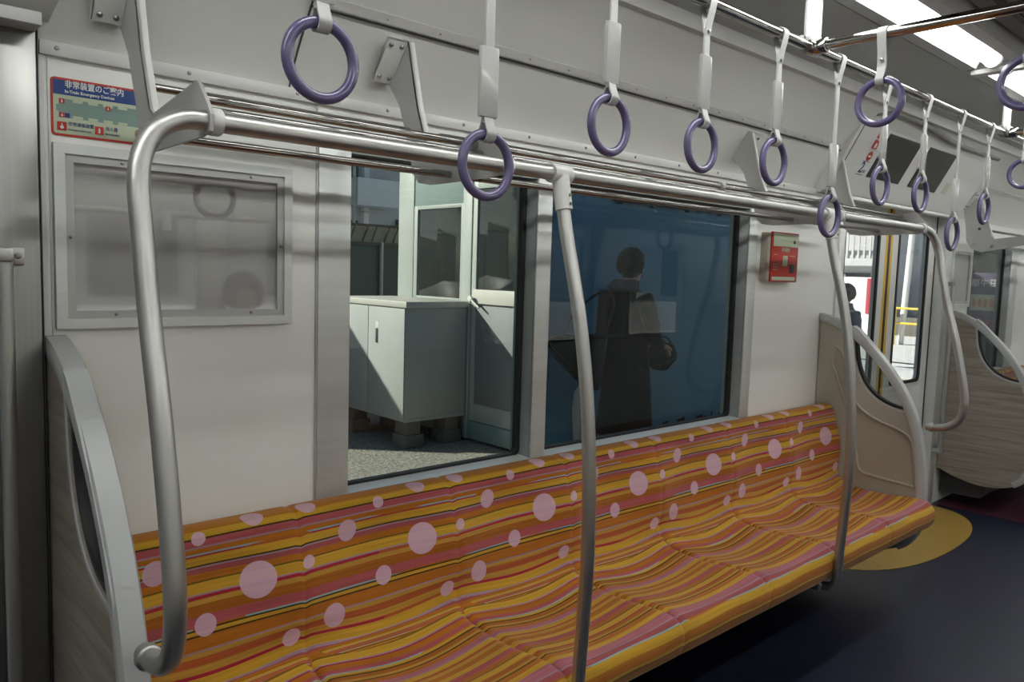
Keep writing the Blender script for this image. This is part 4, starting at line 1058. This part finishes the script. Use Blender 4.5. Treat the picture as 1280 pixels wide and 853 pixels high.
bn = thing('hanging_banner', 'white banner with a red stripe outside the left leaf of the far door', 'banner', (14.2, 4.7, GZ))
for yy in (4.30, 4.98):
    bm = NB(); tube(bm, [(14.2, yy, GZ), (14.2, yy, 1.52)], .025, 8); obj('pole', bm, M['pipe'], bn)
bm = NB(); box(bm, (14.18, 4.31, .35), (14.2, 4.97, 1.47)); obj('white_cloth', bm, M['bldgd'], bn)
bm = NB(); box(bm, (14.165, 4.40, .80), (14.18, 4.53, 1.45)); obj('red_stripe', bm, M['redcloth'], bn)
for k, (x0_, x1_, w_) in enumerate(((12.6, 13.0, .0), (15.6, 15.85, .0))):
    bm = NB(); box(bm, (x0_, .2, GZ), (x1_, 11, GZ+.004)); obj('ground_line', bm, M['yellow'] if k == 0 else M['dark'], None, ['yellow line on the sunlit paving beyond the far door', 'dark gutter line across the sunlit paving'][k], 'ground marking')

# shop sign seen through the window right of the far door
ss = thing('shop_signboard', 'purple signboard with orange food pictures outside the far window', 'sign', (9, 1.04, GZ))
bm = NB(); box(bm, (9.0, .90, .55), (9.06, 1.19, 1.52), .004); obj('board', bm, M['signp'], ss)
bm = NB(); box(bm, (8.992, .925, 1.12), (9.0, 1.165, 1.29)); ph = obj('picture_panel', bm, M['cream'], ss)
for k in range(4):
    bm = NB(); prism(bm, ellipse(.96+k*.055, 1.20, .020, .05, 12), 8.986, 8.992, 'x'); obj('food_picture', bm, M['orange'], ph)
bm = NB(); box(bm, (8.992, .925, .93), (9.0, 1.02, 1.02)); obj('magenta_panel', bm, M['signm'], ss)
text('sign_lettering', '原牛荘', .085, M['whitep'], ss, (8.995, 1.17, 1.41), (0, -1, 0), (0, 0, 1), bold=.001)
bm = NB(); box(bm, (8.98, .90, .52), (9.08, .93, 1.55)); box(bm, (8.98, 1.165, .52), (9.08, 1.195, 1.55)); box(bm, (8.98, .9, GZ), (9.08, .93, .55)); box(bm, (8.98, 1.165, GZ), (9.08, 1.195, .55)); obj('frame', bm, M['dark'], ss)
k9 = thing('platform_shelter', 'dark glazed shelter outside the far window', 'shelter', (12.5, 1.6, GZ))
bm = NB(); box(bm, (9.6, .75, GZ), (14.5, 1.75, 2.6)); obj('wall', bm, M['doorgrey'], k9)
bm = NB(); box(bm, (9.58, .85, .5), (9.6, 1.65, 2.2)); obj('glass_panel', bm, M['bglass'], k9)
bm = NB(); box(bm, (9.7, .73, .5), (14.4, .75, 2.2)); obj('glass_panel', bm, M['bglass'], k9)

# opposite side exteriors (daylit, only seen mirrored in the glass)
ob = thing('station_building', 'pale building beyond the opposite windows, mirrored in the glass', 'building', (4, -14, GZ))
bm = NB(); box(bm, (-8, -16, GZ), (30, -12, 5)); obj('wall', bm, M['bldg'], ob)
for k in range(12):
    bm = NB(); box(bm, (-6+k*3, -12.02, .8), (-4.6+k*3, -11.97, 2.1)); obj('window', bm, M['bwin'], ob)
bm = NB(); box(bm, (-8, -12.6, 2.6), (30, -9.5, 2.75)); obj('eaves', bm, M['grey'], ob)

# ------------------------------------------------------------------ people
def skin_mesh(verts, edges, root, sub=2):
    """verts: {name: (co, r)}"""
    me = bpy.data.meshes.new('sk'); names = list(verts); idx = {n: i for i, n in enumerate(names)}
    me.from_pydata([verts[n][0] for n in names], [(idx[a], idx[b]) for a, b in edges], [])
    o = bpy.data.objects.new('sk', me); C.objects.link(o)
    md = o.modifiers.new('s', 'SKIN')
    for i, n in enumerate(names):
        rr = verts[n][1]; rr = rr if isinstance(rr, tuple) else (rr, rr)
        me.skin_vertices[0].data[i].radius = rr; me.skin_vertices[0].data[i].use_root = (n == root)
    md.use_smooth_shade = True
    s = o.modifiers.new('u', 'SUBSURF'); s.levels = sub; s.render_levels = sub
    bpy.context.view_layer.update()
    out = bpy.data.meshes.new_from_object(o.evaluated_get(bpy.context.evaluated_depsgraph_get()))
    bpy.data.objects.remove(o)
    bm = NB(); bm.from_mesh(out); bpy.data.meshes.remove(out); return bm
def loft(rings, seg=28, folds=None):
    """rings: (cx,cy,z,rx,ry)"""
    bm = NB(); R_ = []
    for i, (cx, cy, z, rx, ry) in enumerate(rings):
        fo = folds[i] if folds else 0
        R_.append([bm.verts.new((cx+rx*cos(2*pi*k/seg)*(1+fo*sin(7*2*pi*k/seg+i*.2)), cy+ry*sin(2*pi*k/seg)*(1+fo*sin(5*2*pi*k/seg+1)), z)) for k in range(seg)])
    for i in range(len(R_)-1):
        for k in range(seg): bm.faces.new((R_[i][k], R_[i][(k+1) % seg], R_[i+1][(k+1) % seg], R_[i+1][k]))
    bm.faces.new(R_[0]); bm.faces.new(R_[-1][::-1]); return bm
def xform(bm, ang, loc, s=1):
    bmesh.ops.transform(bm, matrix=Matrix.Translation(loc) @ Matrix.Rotation(ang, 4, 'Z') @ Matrix.Scale(s, 4), verts=bm.verts); return bm
def hand(bm_list, w, d, sgn):
    """hand at wrist w pointing along d (Vector); adds finger chains"""
    d = d.normalized(); side = d.cross(Vector((0, 0, 1))).normalized(); up = side.cross(d)
    V = {'w': (tuple(w), .024), 'p': (tuple(w+d*.05), (.034, .018)), 'k': (tuple(w+d*.085), (.036, .016))}; E = [('w', 'p'), ('p', 'k')]
    for i, (off, ln) in enumerate(((-.030, .068), (-.010, .078), (.010, .074), (.030, .058))):
        a = w+d*.085+side*off; b = a+d*ln*.5-up*.012; c = b+d*ln*.28-up*.030; e = c-up*.026+d*.0
        for n_, p_, q_ in ((f'a{i}', a, .0095), (f'b{i}', b, .009), (f'c{i}', c, .008), (f'e{i}', e, .007)): V[n_] = (tuple(p_), q_)
        E += [('k', f'a{i}'), (f'a{i}', f'b{i}'), (f'b{i}', f'c{i}'), (f'c{i}', f'e{i}')]
    t0 = w+d*.03+side*.028*sgn; t1 = t0+d*.035+side*.028*sgn-up*.012; t2 = t1+d*.030-up*.014
    for n_, p_, q_ in (('t0', t0, .013), ('t1', t1, .010), ('t2', t2, .008)): V[n_] = (tuple(p_), q_)
    E += [('p', 't0'), ('t0', 't1'), ('t1', 't2')]
    return V, E

def person(lab, loc, ang, h=1.74, coat='coat', hem=.33, head_tilt=.25, bags=True, legs='trouser', seated=False):
    """local frame: faces +x, left is +y, feet at z=0"""
    t = thing('person', lab, 'person', loc)
    s = h/1.74; off = Vector(loc)
    def sit(v):
        x, y, z = v
        if z >= .93: return (x, y, z-.41)
        if z >= .49: k = (.93-z)/.44; return (x+.44*k, y, .52)
        k = (.49-z)/.49; return (x+.44, y, .52*(1-k))
    def put(bm):
        if seated:
            for v in bm.verts: v.co = Vector(sit(v.co))
        return xform(bm, ang, off, s)
    hz = 1.60
    V = {'pelvis': ((0, 0, .93), (.13, .16)), 'waist': ((.0, 0, 1.10), (.105, .14)), 'chest': ((-.01, 0, 1.30), (.115, .165)), 'neck': ((-.01, 0, 1.46), .055), 'jaw': ((.025, 0, 1.545), (.062, .058)), 'head': ((.030, 0, 1.635), (.088, .075)), 'crown': ((.018, 0, 1.695), (.070, .062))}
    E = [('pelvis', 'waist'), ('waist', 'chest'), ('chest', 'neck'), ('neck', 'jaw'), ('jaw', 'head'), ('head', 'crown')]
    for sgn, n in ((1, 'l'), (-1, 'r')):
        st = .10*(1 if n == 'l' else -1)
        V.update({n+'hip': ((0, sgn*.095, .88), .085), n+'knee': ((st*.4+.02, sgn*.10, .49), .056), n+'ankle': ((st, sgn*.10, .09), .038), n+'toe': ((st+.14, sgn*.12, .035), (.030, .040))})
        E += [('pelvis', n+'hip'), (n+'hip', n+'knee'), (n+'knee', n+'ankle'), (n+'ankle', n+'toe')]
        V.update({n+'sh': ((-.01, sgn*.185, 1.395), .062), n+'el': ((.02, sgn*.245, 1.125), .043), n+'wr': ((.235, sgn*.13, 1.03), .028)})
        E += [('chest', n+'sh'), (n+'sh', n+'el'), (n+'el', n+'wr')]
        w = Vector((.235, sgn*.13, 1.03)); HV, HE = hand(None, w, Vector((.9, -sgn*.35, -.25)), -sgn)
        for k_, v_ in HV.items():
            if k_ != 'w': V[n+k_] = v_
        E += [(n+'wr' if a == 'w' else n+a, n+b) for a, b in HE]
    bm = skin_mesh(V, E, 'pelvis')
    # facial features
    box(bm, (.112, -.011, 1.598), (.134, .011, 1.628), .006)
    body = obj('body', put(bm), M['skin'], t, ang=80)
    for sgn in (1, -1):
        bm = NB(); q = bmesh.ops.create_uvsphere(bm, u_segments=10, v_segments=8, radius=.022)
        for v in q['verts']: v.co = Vector((v.co.x*.7+.02, v.co.y*.4+sgn*.078, v.co.z*1.2+1.615))
        obj('ear', put(bm), M['skin'], t, ang=80)
        bm = NB(); q = bmesh.ops.create_uvsphere(bm, u_segments=10, v_segments=8, radius=.010)
        for v in q['verts']: v.co = v.co+Vector((.104, sgn*.031, 1.640))
        obj('eye', put(bm), M['dark'], t, ang=80)
    bm = NB(); box(bm, (.098, -.022, 1.566), (.112, .022, 1.574), .003); obj('mouth', put(bm), M['redcloth'], t)
    # hair cap
    bm = NB(); q = bmesh.ops.create_uvsphere(bm, u_segments=36, v_segments=22, radius=1)
    for v in q['verts']:
        c = v.co.copy(); k = 1+.035*sin(c.x*13+c.z*9)*cos(c.y*11)
        x, y, z = c.x*.120*k, c.y*.114*k, c.z*.132*k
        if c.x > .45 and c.z < .30: x = .045
        if c.z < -.55: x *= .75; y *= .8
        v.co = Vector((x+.006, y, z+1.662))
    obj('hair', put(bm), M['hair'], t, ang=60)
    # coat
    rg = [(-.01, 0, hem, .215, .235), (-.005, 0, hem+.02, .22, .24), (0, 0, .62, .19, .215), (0, 0, .88, .165, .195), (0, 0, 1.08, .140, .180), (-.005, 0, 1.25, .142, .195), (-.01, 0, 1.36, .130, .205), (-.012, 0, 1.42, .105, .165), (-.012, 0, 1.465, .082, .095), (-.008, 0, 1.50, .078, .082), (-.005, 0, 1.53, .076, .080)]
    fd = [.05, .05, .045, .03, .02, .015, .012, .008, 0, 0, 0]
    ct = obj('coat', put(loft(rg, 40, fd)), M[coat], t, ang=80)
    for sgn in (1, -1):
        bm = NB(); p = cr([(-.01, sgn*.17, 1.40), (.0, sgn*.215, 1.33), (.01, sgn*.25, 1.22), (.03, sgn*.262, 1.12), (.10, sgn*.215, 1.07), (.20, sgn*.145, 1.035)], 5)
        rr = [.075+(.050-.075)*i/(len(p)-1)+.004*sin(i*1.3) for i in range(len(p))]; tube(bm, p, rr, 16); obj('sleeve', put(bm), M[coat], ct, ang=80)
    if bags:
        bm = loft([(-.045, 0, 1.445, .10, .13), (-.065, 0, 1.46, .115, .145), (-.070, 0, 1.49, .110, .125), (-.055, 0, 1.525, .090, .105), (-.05, 0, 1.54, .08, .09)], 30, [.02]*5); obj('hood', put(bm), M['hood'], t, ang=80)
    for sgn in (1, -1):
        bm = NB(); st = .10*sgn; p = cr([(0, sgn*.095, .86), (st*.4+.02, sgn*.10, .49), (st, sgn*.10, .10)], 5)
        tube(bm, p, [.10-.035*i/(len(p)-1) for i in range(len(p))], 16); obj('trouser_leg', put(bm), M[legs], t, ang=80)
        bm = NB(); box(bm, (st-.06, sgn*.11-.045, 0), (st+.20, sgn*.11+.045, .085), .03, 3); obj('shoe', put(bm), M['black'], t, ang=80)
    return t
main = (4.47, 2.20, GZ)
pm = person('person in a long black coat standing with back turned outside the right window', main, radians(-10), 1.755, hem=.32)
def loc2w(p, ang=radians(-10), loc=main, s=1.755/1.74):
    return Matrix.Translation(loc) @ Matrix.Rotation(ang, 4, 'Z') @ Matrix.Scale(s, 4) @ Vector(p)
# quilted scarf-jacket over the shoulder (clothing of the person)
bm = NB(); g = []
for i in range(15):
    row = []
    for k in range(25):
        a = radians(96+i*6.5); z = 1.45-k*.027
        rad = .205+.03*k/24; ru = .014*abs(sin(i*pi/2.0+k*pi/2))
        row.append(bm.verts.new(loc2w((-.01+(rad+ru)*cos(a)*.95, .02+(rad+ru+.015)*sin(a), z))))
    g.append(row)
for i in range(14):
    for k in range(24): bm.faces.new((g[i][k], g[i][k+1], g[i+1][k+1], g[i+1][k]))
bmesh.ops.solidify(bm, geom=bm.faces[:], thickness=.02)
obj('quilted_wrap', bm, M['quilt'], pm, ang=80)
# tote bag
tb = thing('tote_bag', 'large black tote bag hanging behind the person in the long coat', 'bag', (main[0]-.41, main[1]+.16, .5))
cB = Vector((main[0]-.41, main[1]+.16, .80))
e1 = Vector((.643, -.766, 0)); e2 = Vector((.766, .643, 0))
bm = NB(); prism(bm, [(-.24, .05), (-.235, .075), (-.10, .11), (.10, .11), (.22, .10), (.20, -.30), (.12, -.32), (.0, -.24), (-.19, -.06)], -.06, .06, 'y')
bmesh.ops.bevel(bm, geom=bm.edges[:], offset=.015, segments=2, affect='EDGES')
mt = Matrix(((e1.x, e2.x, 0, cB.x), (e1.y, e2.y, 0, cB.y), (0, 0, 1, cB.z), (0, 0, 0, 1))); bmesh.ops.transform(bm, matrix=mt, verts=bm.verts); obj('bag_body', bm, M['bag'], tb)
bm = NB(); tube(bm, [mt @ Vector(p) for p in cr([(-.10, 0, .10), (-.06, 0, .24), (.04, 0, .36), (.20, 0, .46), (.27, 0, .36), (.20, 0, .09)], 5)], .010, 8); obj('strap', bm, M['bag'], tb, ang=80)
# pale bundle below the tote
bm = loft([(0, 0, 0, .02, .02), (0, 0, .05, .06, .055), (0, 0, .15, .07, .06), (0, 0, .30, .085, .07), (0, 0, .44, .07, .06), (0, 0, .50, .03, .03)], 20, [.1]*6)
q = cB+e1*.03; bmesh.ops.translate(bm, verts=bm.verts, vec=(q.x-.02, q.y-.05, .03)); obj('knitted_scarf', bm, M['cloth'], None, 'pale knitted scarf hanging below the tote bag', 'scarf')
# small camera bag held in front
hb_ = loc2w((.36, -.03, .90))
sbg = thing('camera_bag', 'small black bag held in both hands in front of the coat', 'bag', tuple(hb_))
bm = NB(); prism(bm, [(-.13, .07), (-.06, .15), (.08, .13), (.12, .02), (.03, -.10), (-.10, -.08)], -.06, .06, 'y'); bmesh.ops.bevel(bm, geom=bm.edges[:], offset=.018, segments=2, affect='EDGES')
mt = Matrix(((e1.x, e2.x, 0, hb_.x), (e1.y, e2.y, 0, hb_.y), (0, 0, 1, hb_.z+.0), (0, 0, 0, 1))); bmesh.ops.transform(bm, matrix=mt, verts=bm.verts); obj('bag_body', bm, M['bag'], sbg)
bm = NB(); tube(bm, [mt @ Vector(p) for p in cr([(-.10, 0, .09), (-.06, 0, .16), (.02, 0, .18), (.09, 0, .09)], 5)], .008, 8); obj('handle', bm, M['bag'], sbg, ang=80)
person('person in dark clothes sitting on the opposite bench, mirrored in the empty poster frame', (1.45, -2.55, 0), radians(90), 1.70, 'quilt', .80, bags=False, seated=True)
person('person in a slate blue jacket walking outside the far door', (8.55, 2.32, GZ), radians(150), 1.52, 'bluecoat', .70, bags=False)

# ------------------------------------------------------------------ light
wd = bpy.data.worlds.new('sky'); scn.world = wd; wd.use_nodes = True; nt = wd.node_tree
bg = nt.nodes['Background']; sky = nt.nodes.new('ShaderNodeTexSky'); sky.sky_type = 'HOSEK_WILKIE'
sd = Vector((-.6, .6, .47)).normalized(); sky.sun_direction = sd; sky.turbidity = 3.5; sky.ground_albedo = .4
nt.links.new(sky.outputs[0], bg.inputs[0]); bg.inputs[1].default_value = 2.9
su = bpy.data.lights.new('sun', 'SUN'); su.energy = 7.2; su.angle = radians(.6); su.color = (1, .95, .87)
so = bpy.data.objects.new('sun', su); C.objects.link(so); so.rotation_euler = (-sd).to_track_quat('-Z', 'Y').to_euler(); so.location = (-5, 8, 9)

scn.view_settings.view_transform = 'Standard'; scn.view_settings.look = 'None'; scn.view_settings.gamma = 1; scn.view_settings.use_curve_mapping = False
scn.view_settings.exposure = 0.16
cy = scn.cycles; cy.use_denoising = True; cy.max_bounces = 8; cy.transparent_max_bounces = 16; cy.caustics_reflective = False; cy.caustics_refractive = False
cy.sample_clamp_indirect = 6
